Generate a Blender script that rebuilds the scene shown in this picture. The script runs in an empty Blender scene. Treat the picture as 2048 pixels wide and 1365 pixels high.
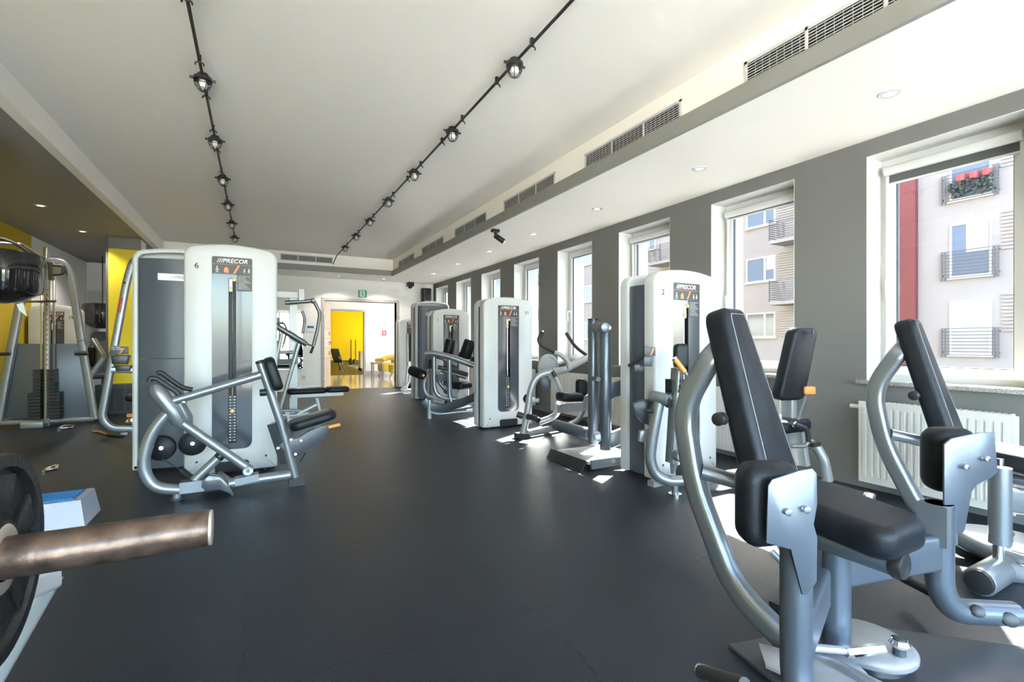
import bpy, bmesh, math, random
from mathutils import Vector, Matrix
random.seed(4)
V = Vector
scene = bpy.context.scene
COL = scene.collection
# ---------------------------------------------------------------- camera
F_PX, CX, CY, CAM_H = 960.0, 1024.0, 687.0, 1.06
YAW = math.radians(28.07)
SN, CS = math.sin(YAW), math.cos(YAW)
cam_d = bpy.data.cameras.new('camera'); cam = bpy.data.objects.new('camera', cam_d)
COL.objects.link(cam)
cam.location = (0, 0, CAM_H); cam.rotation_euler = (math.pi / 2, 0, -YAW)
cam_d.sensor_width = 36.0; cam_d.lens = F_PX / 2048 * 36.0
cam_d.shift_y = (CY - 682.5) / 2048; cam_d.clip_start = 0.05; cam_d.clip_end = 300
scene.camera = cam
# ---------------------------------------------------------------- sky, sun, exposure
SUN_TO = V((1.92, 1.14, 2.2)).normalized()
world = bpy.data.worlds.new('world'); scene.world = world; world.use_nodes = True
wn = world.node_tree.nodes; wl = world.node_tree.links
sky = wn.new('ShaderNodeTexSky'); sky.sky_type = 'NISHITA'; sky.sun_disc = False
sky.sun_elevation = math.asin(SUN_TO.z); sky.sun_rotation = math.atan2(SUN_TO.x, SUN_TO.y)
sky.air_density = 1.0; sky.dust_density = 2.0; sky.ozone_density = 1.0
wn['Background'].inputs['Strength'].default_value = 0.58
wl.new(sky.outputs[0], wn['Background'].inputs['Color'])
sun_d = bpy.data.lights.new('sun', 'SUN'); sun_d.energy = 14.5; sun_d.angle = math.radians(0.6)
sun_d.color = (1.0, 0.95, 0.88)
sun = bpy.data.objects.new('sun', sun_d); COL.objects.link(sun)
sun.rotation_euler = SUN_TO.to_track_quat('Z', 'Y').to_euler(); sun.location = (12, 8, 14)
scene.view_settings.view_transform = 'Standard'; scene.view_settings.look = 'None'
scene.view_settings.exposure = 3.1; scene.view_settings.gamma = 1.0
scene.view_settings.use_curve_mapping = False
scene.cycles.blur_glossy = 0.0; scene.cycles.sample_clamp_indirect = 0.0; scene.cycles.diffuse_bounces = 7; scene.cycles.max_bounces = 14; scene.cycles.transparent_max_bounces = 16

# ---------------------------------------------------------------- measuring: photograph pixel -> point in the room
def W(u, v, D=None, X=None, Y=None, z=None):
    a = (u - CX) / F_PX; b = (CY - v) / F_PX
    d = V((SN + a * CS, CS - a * SN, b))
    if X is not None: D = X / d.x
    elif Y is not None: D = Y / d.y
    elif z is not None: D = (z - CAM_H) / d.z
    return V((0, 0, CAM_H)) + d * D
RT = V((CS, -SN, 0)); FW = V((SN, CS, 0)); UP = V((0, 0, 1))

# ---------------------------------------------------------------- materials
MAT = {}
def mat(name, col, rough=0.5, metal=0.0, noise=0.0, nscale=20.0, bump=0.0, bscale=200.0, spec=0.5, coat=0.0, emit=None, estr=1.0):
    m = bpy.data.materials.new(name); m.use_nodes = True
    nt = m.node_tree; b = nt.nodes['Principled BSDF']
    b.inputs['Base Color'].default_value = (*col, 1); b.inputs['Roughness'].default_value = rough
    b.inputs['Metallic'].default_value = metal; b.inputs['Specular IOR Level'].default_value = spec
    b.inputs['Coat Weight'].default_value = coat
    if emit: b.inputs['Emission Color'].default_value = (*emit, 1); b.inputs['Emission Strength'].default_value = estr
    tc = nt.nodes.new('ShaderNodeTexCoord')
    if noise > 0:
        n = nt.nodes.new('ShaderNodeTexNoise'); n.inputs['Scale'].default_value = nscale; n.inputs['Detail'].default_value = 4
        nt.links.new(tc.outputs['Object'], n.inputs['Vector'])
        r = nt.nodes.new('ShaderNodeMapRange'); r.inputs[1].default_value = 0.3; r.inputs[2].default_value = 0.7
        r.inputs[3].default_value = 1 - noise; r.inputs[4].default_value = 1 + noise
        nt.links.new(n.outputs['Fac'], r.inputs[0])
        mx = nt.nodes.new('ShaderNodeMix'); mx.data_type = 'RGBA'; mx.blend_type = 'MULTIPLY'; mx.inputs[0].default_value = 1
        mx.inputs[6].default_value = (*col, 1); nt.links.new(r.outputs[0], mx.inputs[7])
        nt.links.new(mx.outputs[2], b.inputs['Base Color'])
    if bump > 0:
        n2 = nt.nodes.new('ShaderNodeTexNoise'); n2.inputs['Scale'].default_value = bscale; n2.inputs['Detail'].default_value = 2
        nt.links.new(tc.outputs['Object'], n2.inputs['Vector'])
        bp = nt.nodes.new('ShaderNodeBump'); bp.inputs['Strength'].default_value = bump; bp.inputs['Distance'].default_value = 0.002
        nt.links.new(n2.outputs['Fac'], bp.inputs['Height']); nt.links.new(bp.outputs[0], b.inputs['Normal'])
    MAT[name] = m; return m
mat('rubber', (0.0135, 0.0175, 0.0235), 0.38, noise=0.8, nscale=210, bump=0.6, bscale=240, spec=0.30)
mat('rubber_base', (0.012, 0.012, 0.013), 0.8)
mat('ceil_white', (0.90, 0.86, 0.785), 0.7, bump=0.05)
mat('wall_white', (0.88, 0.875, 0.855), 0.7, bump=0.05)
mat('wall_grey', (0.165, 0.165, 0.156), 0.7, bump=0.05)
mat('trim_grey', (0.27, 0.265, 0.24), 0.6)
mat('low_ceiling', (0.27, 0.26, 0.235), 0.6)
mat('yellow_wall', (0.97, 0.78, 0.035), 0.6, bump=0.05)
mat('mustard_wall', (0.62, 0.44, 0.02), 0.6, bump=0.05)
mat('baseboard', (0.16, 0.16, 0.155), 0.5)
mat('reveal', (0.60, 0.60, 0.575), 0.6)
mat('pvc', (0.66, 0.665, 0.66), 0.25)
mat('gasket', (0.02, 0.02, 0.025), 0.5)
mat('blind_fabric', (0.10, 0.10, 0.10), 0.8)
mat('granite', (0.30, 0.29, 0.275), 0.06, noise=0.55, nscale=160, spec=0.9)
mat('ext_metal', (0.13, 0.13, 0.13), 0.6)
mat('radiator_white', (0.60, 0.585, 0.54), 0.35)
mat('silver', (0.25, 0.27, 0.29), 0.30, metal=0.6, bump=0.03)
mat('silver_blue', (0.135, 0.16, 0.195), 0.32, metal=0.6, bump=0.03)
mat('silver_light', (0.37, 0.385, 0.395), 0.32, metal=0.4)
mat('chrome', (0.75, 0.75, 0.76), 0.12, metal=1.0)
mat('tower_light', (0.55, 0.565, 0.56), 0.38, bump=0.04)
mat('tower_grey', (0.070, 0.086, 0.112), 0.36, bump=0.04)
mat('panel_dark', (0.055, 0.062, 0.075), 0.16, coat=0.3)
mat('slot_black', (0.006, 0.006, 0.007), 0.5)
mat('label_grey', (0.045, 0.042, 0.042), 0.4)
mat('plate_silver', (0.36, 0.34, 0.30), 0.35, metal=0.6)
mat('text_white', (0.86, 0.86, 0.86), 0.5)
mat('text_dark', (0.015, 0.015, 0.016), 0.5)
mat('orange_print', (0.75, 0.25, 0.10), 0.5)
mat('leather', (0.009, 0.011, 0.015), 0.40, noise=0.25, nscale=14, bump=0.35, bscale=420, spec=0.27)
mat('stitch', (0.28, 0.28, 0.28), 0.7)
mat('grip_black', (0.02, 0.02, 0.02), 0.5)
mat('plastic_black', (0.018, 0.019, 0.021), 0.35)
mat('plastic_dark', (0.05, 0.055, 0.065), 0.35)
mat('orange', (0.85, 0.30, 0.06), 0.35)
mat('amber', (0.90, 0.50, 0.08), 0.3)
mat('red_plastic', (0.45, 0.04, 0.035), 0.3)
mat('blue_plastic', (0.02, 0.16, 0.38), 0.4)
mat('iron', (0.011, 0.011, 0.012), 0.36, noise=0.35, nscale=60, bump=0.5, bscale=150)
mat('iron_edge', (0.075, 0.068, 0.06), 0.55, noise=0.3, nscale=70, bump=0.3)
mat('bar_rust', (0.115, 0.078, 0.058), 0.33, metal=0.7, noise=0.45, nscale=45, bump=0.25, bscale=120)
mat('bar_end', (0.55, 0.48, 0.40), 0.4, metal=0.7)
mat('step_white', (0.36, 0.38, 0.44), 0.45)
mat('step_blue', (0.02, 0.14, 0.33), 0.55)
mat('lamp_iron', (0.035, 0.032, 0.030), 0.45, metal=0.4)
mat('wood_door', (0.70, 0.56, 0.44), 0.45, noise=0.12, nscale=12)
mat('frame_grey', (0.42, 0.41, 0.40), 0.45)
mat('sign_green', (0.02, 0.42, 0.18), 0.4)
mat('sign_red', (0.72, 0.04, 0.05), 0.4)
mat('armchair', (0.70, 0.50, 0.06), 0.75, bump=0.2)
mat('table_brown', (0.20, 0.15, 0.12), 0.4)
mat('lobby_tile', (0.45, 0.44, 0.42), 0.12)
mat('mirror', (0.86, 0.88, 0.87), 0.01, metal=1.0)
mat('gloss_black', (0.012, 0.013, 0.016), 0.06, coat=0.8)
mat('paper', (0.85, 0.86, 0.86), 0.7)
mat('facade', (0.20, 0.178, 0.160), 0.8, noise=0.05, nscale=0.6)
mat('facade_red', (0.10, 0.016, 0.014), 0.7, noise=0.1, nscale=0.8)
mat('facade_grey', (0.30, 0.30, 0.30), 0.7)
mat('facade_pane', (0.08, 0.11, 0.15), 0.3, spec=0.4)
mat('facade_pane_dark', (0.10, 0.10, 0.10), 0.08)
mat('curtain', (0.30, 0.28, 0.26), 0.8)
mat('rail_steel', (0.08, 0.08, 0.08), 0.7, spec=0.2)
mat('facade_frame', (0.45, 0.42, 0.39), 0.5)
mat('flower_red', (0.35, 0.03, 0.03), 0.6)
mat('leaf_dark', (0.012, 0.02, 0.012), 0.7)
mat('street', (0.62, 0.60, 0.56), 0.85)
mat('asphalt', (0.075, 0.075, 0.078), 0.9, noise=0.2, nscale=3)
mat('bulb_white', (0.9, 0.9, 0.88), 0.3)
mat('rack_paint', (0.16, 0.17, 0.17), 0.5)
mat('lamp_lens', (0.8, 0.8, 0.75), 0.4, emit=(1.0, 0.93, 0.82), estr=0.35)
mat('brick_dark', (0.075, 0.05, 0.042), 0.85, noise=0.2, nscale=8)
mat('copper', (0.50, 0.30, 0.12), 0.35, metal=0.8)
def glass(name, tint=(1, 1, 1), refl=0.06):
    m = bpy.data.materials.new(name); m.use_nodes = True; nt = m.node_tree
    for n in list(nt.nodes): nt.nodes.remove(n)
    o = nt.nodes.new('ShaderNodeOutputMaterial'); t = nt.nodes.new('ShaderNodeBsdfTransparent')
    g = nt.nodes.new('ShaderNodeBsdfGlossy'); g.inputs['Roughness'].default_value = 0.0
    t.inputs['Color'].default_value = (*tint, 1)
    lw = nt.nodes.new('ShaderNodeLayerWeight'); lw.inputs['Blend'].default_value = 0.5      # facing term, then Schlick's curve
    pw = nt.nodes.new('ShaderNodeMath'); pw.operation = 'POWER'; pw.inputs[1].default_value = 5.0
    f = nt.nodes.new('ShaderNodeMath'); f.operation = 'MULTIPLY_ADD'; f.inputs[1].default_value = 0.9; f.inputs[2].default_value = 0.03
    nt.links.new(lw.outputs['Facing'], pw.inputs[0]); nt.links.new(pw.outputs[0], f.inputs[0])
    mx = nt.nodes.new('ShaderNodeMixShader')
    nt.links.new(f.outputs[0], mx.inputs[0]); nt.links.new(t.outputs[0], mx.inputs[1]); nt.links.new(g.outputs[0], mx.inputs[2])
    nt.links.new(mx.outputs[0], o.inputs[0]); MAT[name] = m
glass('glass', (0.96, 0.98, 0.97)); glass('lamp_glass', (0.9, 0.9, 0.88)); glass('shroud_glass', (0.50, 0.58, 0.66))

# ---------------------------------------------------------------- mesh builder
class MB:
    def __init__(s): s.v = []; s.f = []
    def add(s, vs, fs):
        o = len(s.v); s.v += [V(p) for p in vs]; s.f += [tuple(i + o for i in f) for f in fs]; return s
    def box(s, c, size, rot=None):
        c = V(c); h = V(size) / 2; R = rot or Matrix.Identity(3)
        vs = [c + R @ V((x * h.x, y * h.y, z * h.z)) for x in (-1, 1) for y in (-1, 1) for z in (-1, 1)]
        return s.add(vs, [(0, 1, 3, 2), (4, 6, 7, 5), (0, 4, 5, 1), (2, 3, 7, 6), (0, 2, 6, 4), (1, 5, 7, 3)])
    def bb(s, x0, x1, y0, y1, z0, z1):
        return s.box(((x0 + x1) / 2, (y0 + y1) / 2, (z0 + z1) / 2), (abs(x1 - x0), abs(y1 - y0), abs(z1 - z0)))
    def sweep(s, pts, prof, up=None, scale=None, caps=True):
        pts = [V(p) for p in pts]; n = len(pts); k = len(prof); rings = []; t_prev = None; nrm = None
        for i in range(n):
            t = ((pts[min(i + 1, n - 1)] - pts[max(i - 1, 0)])).normalized()
            if nrm is None:
                u = V(up) if up is not None else (UP if abs(t.z) < 0.9 else V((1, 0, 0)))
                nrm = (u - t * u.dot(t)).normalized()
            else:
                q = t_prev.rotation_difference(t); nrm = q @ nrm; nrm = (nrm - t * nrm.dot(t)).normalized()
            bi = t.cross(nrm); sc = scale[i] if scale else 1
            rings.append([pts[i] + (bi * a + nrm * b) * sc for a, b in prof]); t_prev = t
        vs = [p for r in rings for p in r]
        fs = [(i * k + j, i * k + (j + 1) % k, (i + 1) * k + (j + 1) % k, (i + 1) * k + j) for i in range(n - 1) for j in range(k)]
        if caps: fs += [tuple(range(k - 1, -1, -1)), tuple((n - 1) * k + j for j in range(k))]
        return s.add(vs, fs)
    def tube(s, pts, r, bend=0.06, n=12, scale=None):
        return s.sweep(pts if scale else fillet(pts, bend), [(r * math.cos(2 * math.pi * i / n), r * math.sin(2 * math.pi * i / n)) for i in range(n)], scale=scale)
    def rtube(s, pts, w, h, bend=0.06, up=None, rr=0.25):
        return s.sweep(fillet(pts, bend), rrect(w, h, min(w, h) * rr, 3), up=up)
    def slab(s, outline, o, ex, ey, ez, t, bev=0.0, seg=3):
        """outline: 2-D points (counter-clockwise) in the ex, ey plane; thickness t along ez from o"""
        o, ex, ey, ez = V(o), V(ex), V(ey), V(ez); k = len(outline); lay = []
        if bev <= 0: lay = [(0, 0), (0, t)]
        else:
            lay = [(bev * (1 - math.sin(a)), bev * (1 - math.cos(a))) for a in [math.pi / 2 * i / seg for i in range(seg + 1)]]
            lay += [(i_, t - z_) for i_, z_ in reversed(lay)]
        vs = []
        for ins, z in lay:
            for (a, b) in inset(outline, ins): vs.append(o + ex * a + ey * b + ez * z)
        L = len(lay)
        fs = [(i * k + j, i * k + (j + 1) % k, (i + 1) * k + (j + 1) % k, (i + 1) * k + j) for i in range(L - 1) for j in range(k)]
        fs += [tuple(range(k - 1, -1, -1)), tuple((L - 1) * k + j for j in range(k))]
        return s.add(vs, fs)
    def plate(s, pts, ext, bev=0.0, seg=2):
        """pts: 3-D points of a flat outline, extruded along the vector ext"""
        pts = [V(p) for p in pts]; ez = V(ext).normalized(); t = V(ext).length; o = pts[0]
        ex = (pts[1] - pts[0]); ex = (ex - ez * ex.dot(ez)).normalized(); ey = ez.cross(ex)
        ol = [((p - o).dot(ex), (p - o).dot(ey)) for p in pts]
        ar = sum(ol[i][0] * ol[(i + 1) % len(ol)][1] - ol[(i + 1) % len(ol)][0] * ol[i][1] for i in range(len(ol)))
        if ar < 0: ol.reverse()
        return s.slab(ol, o, ex, ey, ez, t, bev, seg)
    def lathe(s, c, axis, prof, n=24, half=None):
        c = V(c); ax = V(axis).normalized(); u = ax.orthogonal().normalized(); w = ax.cross(u); k = len(prof)
        vs = [c + ax * h + (u * math.cos(2 * math.pi * i / n) + w * math.sin(2 * math.pi * i / n)) * r for i in range(n) for r, h in prof]
        fs = [(i * k + j, ((i + 1) % n) * k + j, ((i + 1) % n) * k + j + 1, i * k + j + 1) for i in range(n) for j in range(k - 1)]
        return s.add(vs, fs)
    def cyl(s, p0, p1, r, n=16, bev=0.0):
        p0, p1 = V(p0), V(p1); L = (p1 - p0).length; b = min(bev, r * .9, L * .45)
        prof = [(0.0001, 0), (r - b, 0), (r - b * .3, b * .3), (r, b), (r, L - b), (r - b * .3, L - b * .3), (r - b, L), (0.0001, L)] if b > 0 else [(0.0001, 0), (r, 0), (r, L), (0.0001, L)]
        return s.lathe(p0, p1 - p0, prof, n)
    def build(s, name, m, parent=None, root=None, smooth=True, ang=38):
        me = bpy.data.meshes.new(name)
        base = V((0, 0, 0))
        r = root or parent
        while r is not None and r.parent is not None: r = r.parent
        if r is not None: base = V(r.location)
        me.from_pydata([tuple(p - base) for p in s.v], [], s.f)
        bm = bmesh.new(); bm.from_mesh(me); bmesh.ops.recalc_face_normals(bm, faces=bm.faces); bm.to_mesh(me); bm.free()
        me.materials.append(MAT[m])
        if smooth:
            for p in me.polygons: p.use_smooth = True
            try: me.set_sharp_from_angle(angle=math.radians(ang))
            except Exception: pass
        o = bpy.data.objects.new(name, me); COL.objects.link(o)
        if parent is not None: o.parent = parent
        return o
def rrect(w, h, r, n=4):
    out = []
    for cx, cy, a0 in ((w / 2 - r, h / 2 - r, 0), (-w / 2 + r, h / 2 - r, 90), (-w / 2 + r, -h / 2 + r, 180), (w / 2 - r, -h / 2 + r, 270)):
        for i in range(n + 1):
            a = math.radians(a0 + 90 * i / n); out.append((cx + r * math.cos(a), cy + r * math.sin(a)))
    return out
def taper(ol, k):                 # scales x of an outline with y: 1 at the bottom, k at the top
    ys = [p[1] for p in ol]; a, b = min(ys), max(ys)
    return [(x * (1 + (k - 1) * (y - a) / (b - a)), y) for x, y in ol]
def inset(ol, d):
    if d == 0: return ol
    n = len(ol); out = []
    for i in range(n):
        p0, p1, p2 = V(ol[i - 1]), V(ol[i]), V(ol[(i + 1) % n])
        e1 = (p1 - p0); e2 = (p2 - p1)
        if e1.length < 1e-7: e1 = e2
        if e2.length < 1e-7: e2 = e1
        n1 = V((-e1.y, e1.x)).normalized(); n2 = V((-e2.y, e2.x)).normalized(); m = n1 + n2
        m = m / max(m.dot(n1), 0.35) if m.length > 1e-6 else n1
        out.append((p1.x + m.x * d, p1.y + m.y * d))
    return out
def fillet(pts, r, n=6):
    pts = [V(p) for p in pts]; out = [pts[0]]
    for i in range(1, len(pts) - 1):
        a, b, c = pts[i - 1], pts[i], pts[i + 1]; d1 = (b - a); d2 = (c - b)
        t = min(r, d1.length * .48, d2.length * .48); p0 = b - d1.normalized() * t; p2 = b + d2.normalized() * t
        for j in range(n + 1):
            q = j / n; out.append(p0 * (1 - q) ** 2 + b * 2 * q * (1 - q) + p2 * q * q)
    out.append(pts[-1]); return out
def thing(name, label, cat, loc, group=None):
    o = bpy.data.objects.new(name, None); COL.objects.link(o); o.location = loc; o.empty_display_size = 0.1
    o['label'] = label; o['category'] = cat
    if group: o['group'] = group
    return o
def tag(o, label, cat, group=None):
    o['label'] = label; o['category'] = cat
    if group: o['group'] = group
    return o
def struct(o): o['kind'] = 'structure'; return o
def text_mesh(name, body, size, origin, ex, ey, m, parent, depth=0.001, shear=0.0, align='CENTER', bold=False):
    c = bpy.data.curves.new(name, 'FONT'); c.body = body; c.size = size; c.align_x = align; c.align_y = 'CENTER'; c.shear = shear
    c.extrude = depth; c.offset = 0.012 * size if bold else 0
    t = bpy.data.objects.new(name + '_tmp', c); COL.objects.link(t)
    bpy.context.view_layer.update()
    me = bpy.data.meshes.new_from_object(t.evaluated_get(bpy.context.evaluated_depsgraph_get()))
    bpy.data.objects.remove(t); bpy.data.curves.remove(c)
    r = parent
    while r.parent is not None: r = r.parent
    ex, ey = V(ex), V(ey); ez = ex.cross(ey); o0 = V(origin) - V(r.location)
    for v in me.vertices: p = v.co.copy(); v.co = o0 + ex * p.x + ey * p.y + ez * p.z
    me.materials.clear(); me.materials.append(MAT[m])
    o = bpy.data.objects.new(name, me); COL.objects.link(o); o.parent = parent
    return o

# ================================================================ ROOM
XW, YF, XL = 3.96, 11.65, -3.02          # window wall, far wall, left wall
ZS, ZC, ZL = 2.55, 2.91, 2.70            # soffit, main ceiling, low ceiling on the left
XB, YB_ = 2.68, 10.63                    # bulkhead face, end of the high ceiling
Y0 = -2.6                                # the room goes on behind the camera
X_STEP = -1.48
# floor: base slab plus interlocking rubber tiles
fl = struct(MB().bb(XL - .3, XW + .05, Y0, YF, -0.10, -0.010).build('floor', 'rubber_base'))
def puzzle_edge():
    n = 5; pts = []; d = 0.016
    for i in range(n):
        a = i / n; b = (i + 1) / n; w = b - a
        pts += [(a + w * .12, 0), (a + w * .28, -d), (a + w * .22 + w * .5, -d), (a + w * .88, 0)] if i % 2 == 0 else \
               [(a + w * .12, 0), (a + w * .28, d), (a + w * .72, d), (a + w * .88, 0)]
    return pts
pe = puzzle_edge(); outl = []
outl += [(x, y) for x, y in pe]; outl += [(1 - y * 1.0, x) for x, y in pe]
outl = [(0, 0)] + [(x, y) for x, y in pe] + [(1, 0)] + [(1 + y, x) for x, y in pe] + [(1, 1)] + [(x, 1 + y) for x, y in reversed(pe)] + [(0, 1)] + [(y, x) for x, y in reversed(pe)]
tm = MB().slab(inset([(x - .5, y - .5) for x, y in outl], 0.0007), (0, 0, -0.0095), (1, 0, 0), (0, 1, 0), (0, 0, 1), 0.0095, 0)
t0 = tm.build('rubber_tile', 'rubber', smooth=False); t0.parent = fl
first = True
for ix in range(-4, 4):
    for iy in range(-1, 12):
        if ix * 1.0 + .96 < XL + 0.02 and False: continue
        o = t0 if first else t0.copy()
        if not first: COL.objects.link(o); o.parent = fl
        first = False
        o.location = (ix + .96 - .5, iy + .65 - .5, 0)
# trim tiles that would run through the walls: the outer rows sit below the walls' thickness
# ceilings
struct(MB().bb(X_STEP, XB, Y0, YB_, ZC, ZC + .1).build('ceiling', 'ceil_white'))
m = MB().bb(XB, XW + .05, Y0, YF + .2, ZS, ZS + .06); m.bb(X_STEP, XB, YB_, YF + .2, ZS, ZS + .06)
struct(m.build('ceiling_soffit', 'ceil_white'))
m = MB().bb(XB, XB + .05, Y0, YB_ + .05, ZS + .05, ZC + .1); m.bb(X_STEP, XB + .05, YB_, YB_ + .05, ZS + .05, ZC + .1)
struct(m.build('wall_bulkhead', 'ceil_white'))
m = MB().bb(XB - .03, XB, Y0, YB_, ZS - .001, ZS + .115); m.bb(X_STEP, XB - .0, YB_ - .03, YB_, ZS - .001, ZS + .115)
struct(m.build('trim_1', 'trim_grey'))
struct(MB().bb(XL - .1, X_STEP - .085, Y0, 12.7, ZL, ZL + .1).build('ceiling_low', 'low_ceiling'))
m = MB().bb(X_STEP - .085, X_STEP, Y0, 12.7, ZL - .001, ZC + .1)
struct(m.build('trim_2', 'ceil_white'))
# walls
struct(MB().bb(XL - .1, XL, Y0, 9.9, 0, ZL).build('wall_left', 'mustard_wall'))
struct(MB().bb(XL - .1, XL, 9.9, 12.7, 0, ZL).build('wall_left_end', 'wall_white'))
struct(MB().bb(XL - .1, X_STEP - .1, 12.6, 12.7, 0, ZL).build('wall_far_left', 'wall_white'))
struct(MB().bb(X_STEP - .12, X_STEP - .02, YF, 12.7, 0, ZL).build('wall_return', 'wall_white'))
DX0, DX1, DZ = 1.37, 3.02, 2.04
m = MB().bb(X_STEP - .1, DX0, YF, YF + .18, 0, ZS + .05); m.bb(DX1, XW + .3, YF, YF + .18, 0, ZS + .05); m.bb(DX0, DX1, YF, YF + .18, DZ, ZS + .05)
struct(m.build('wall_far', 'wall_white'))
BZ0, BZ1, BX0, BX1 = .1, 2.52, -2.9, 3.6     # the glazed wall behind the camera
m = MB().bb(XL - .1, XW + .4, Y0 - .2, Y0, -.1, BZ0); m.bb(XL - .1, XW + .4, Y0 - .2, Y0, BZ1, ZC + .1); m.bb(XL - .1, BX0, Y0 - .2, Y0, BZ0, BZ1); m.bb(BX1, XW + .4, Y0 - .2, Y0, BZ0, BZ1)
struct(m.build('wall_back', 'wall_white'))
wb = bpy.data.objects.new('window_20', None); COL.objects.link(wb); wb.location = (0, Y0 - .1, BZ0); struct(wb)
for k in range(6):
    xa, xb = BX0 + (BX1 - BX0) * k / 5 - .04, BX0 + (BX1 - BX0) * k / 5 + .04
    MB().bb(xa, xb, Y0 - .14, Y0 - .06, BZ0, BZ1).build('mullion', 'pvc', wb, smooth=False)
    if k < 5: MB().bb(xb, xb + (BX1 - BX0) / 5 - .08, Y0 - .103, Y0 - .097, BZ0, BZ1).build('pane', 'glass', wb, smooth=False)
ld = bpy.data.lights.new('window_portal', 'AREA'); ld.shape = 'RECTANGLE'; ld.size = BX1 - BX0; ld.size_y = BZ1 - BZ0; ld.cycles.is_portal = True
lo = bpy.data.objects.new('window_portal', ld); COL.objects.link(lo); lo.location = ((BX0 + BX1) / 2, Y0 - .22, (BZ0 + BZ1) / 2); lo.rotation_euler = (math.radians(90), 0, 0)
# window wall
WIN = [(1.058 + 1.365 * k, 1.887 + 1.365 * k) for k in range(-2, 8)]
WZ0, WZ1, TW = 0.79, 2.43, 0.21
m = MB(); ys = Y0
for a, b in WIN:
    m.bb(XW, XW + TW + .02, ys, a, 0, ZS + .05); m.bb(XW, XW + TW + .02, a, b, 0, WZ0); m.bb(XW, XW + TW + .02, a, b, WZ1, ZS + .05); ys = b
m.bb(XW, XW + TW + .02, ys, YF + .02, 0, ZS + .05)
struct(m.build('wall_right', 'wall_grey'))
m = MB(); ys = Y0
for a, b in WIN:
    a2, b2 = a - .0, b + .0
    m.bb(XW + TW + .02, XW + .48, ys, a2, -4, 4.2); m.bb(XW + TW + .02, XW + .48, a2, b2, -4, WZ0 - .02); m.bb(XW + TW + .02, XW + .48, a2, b2, WZ1, 4.2); ys = b2
m.bb(XW + TW + .02, XW + .48, ys, YF + .3, -4, 4.2)
struct(m.build('wall_outer', 'facade_grey'))
m = MB().bb(XW - .014, XW, Y0, YF, 0, .11); struct(m.build('baseboard_right', 'baseboard'))
m = MB().bb(X_STEP, DX0 - .06, YF - .014, YF, 0, .08); m.bb(DX1 + .06, XW - .02, YF - .014, YF, 0, .08); struct(m.build('baseboard_far', 'wall_white'))
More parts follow.
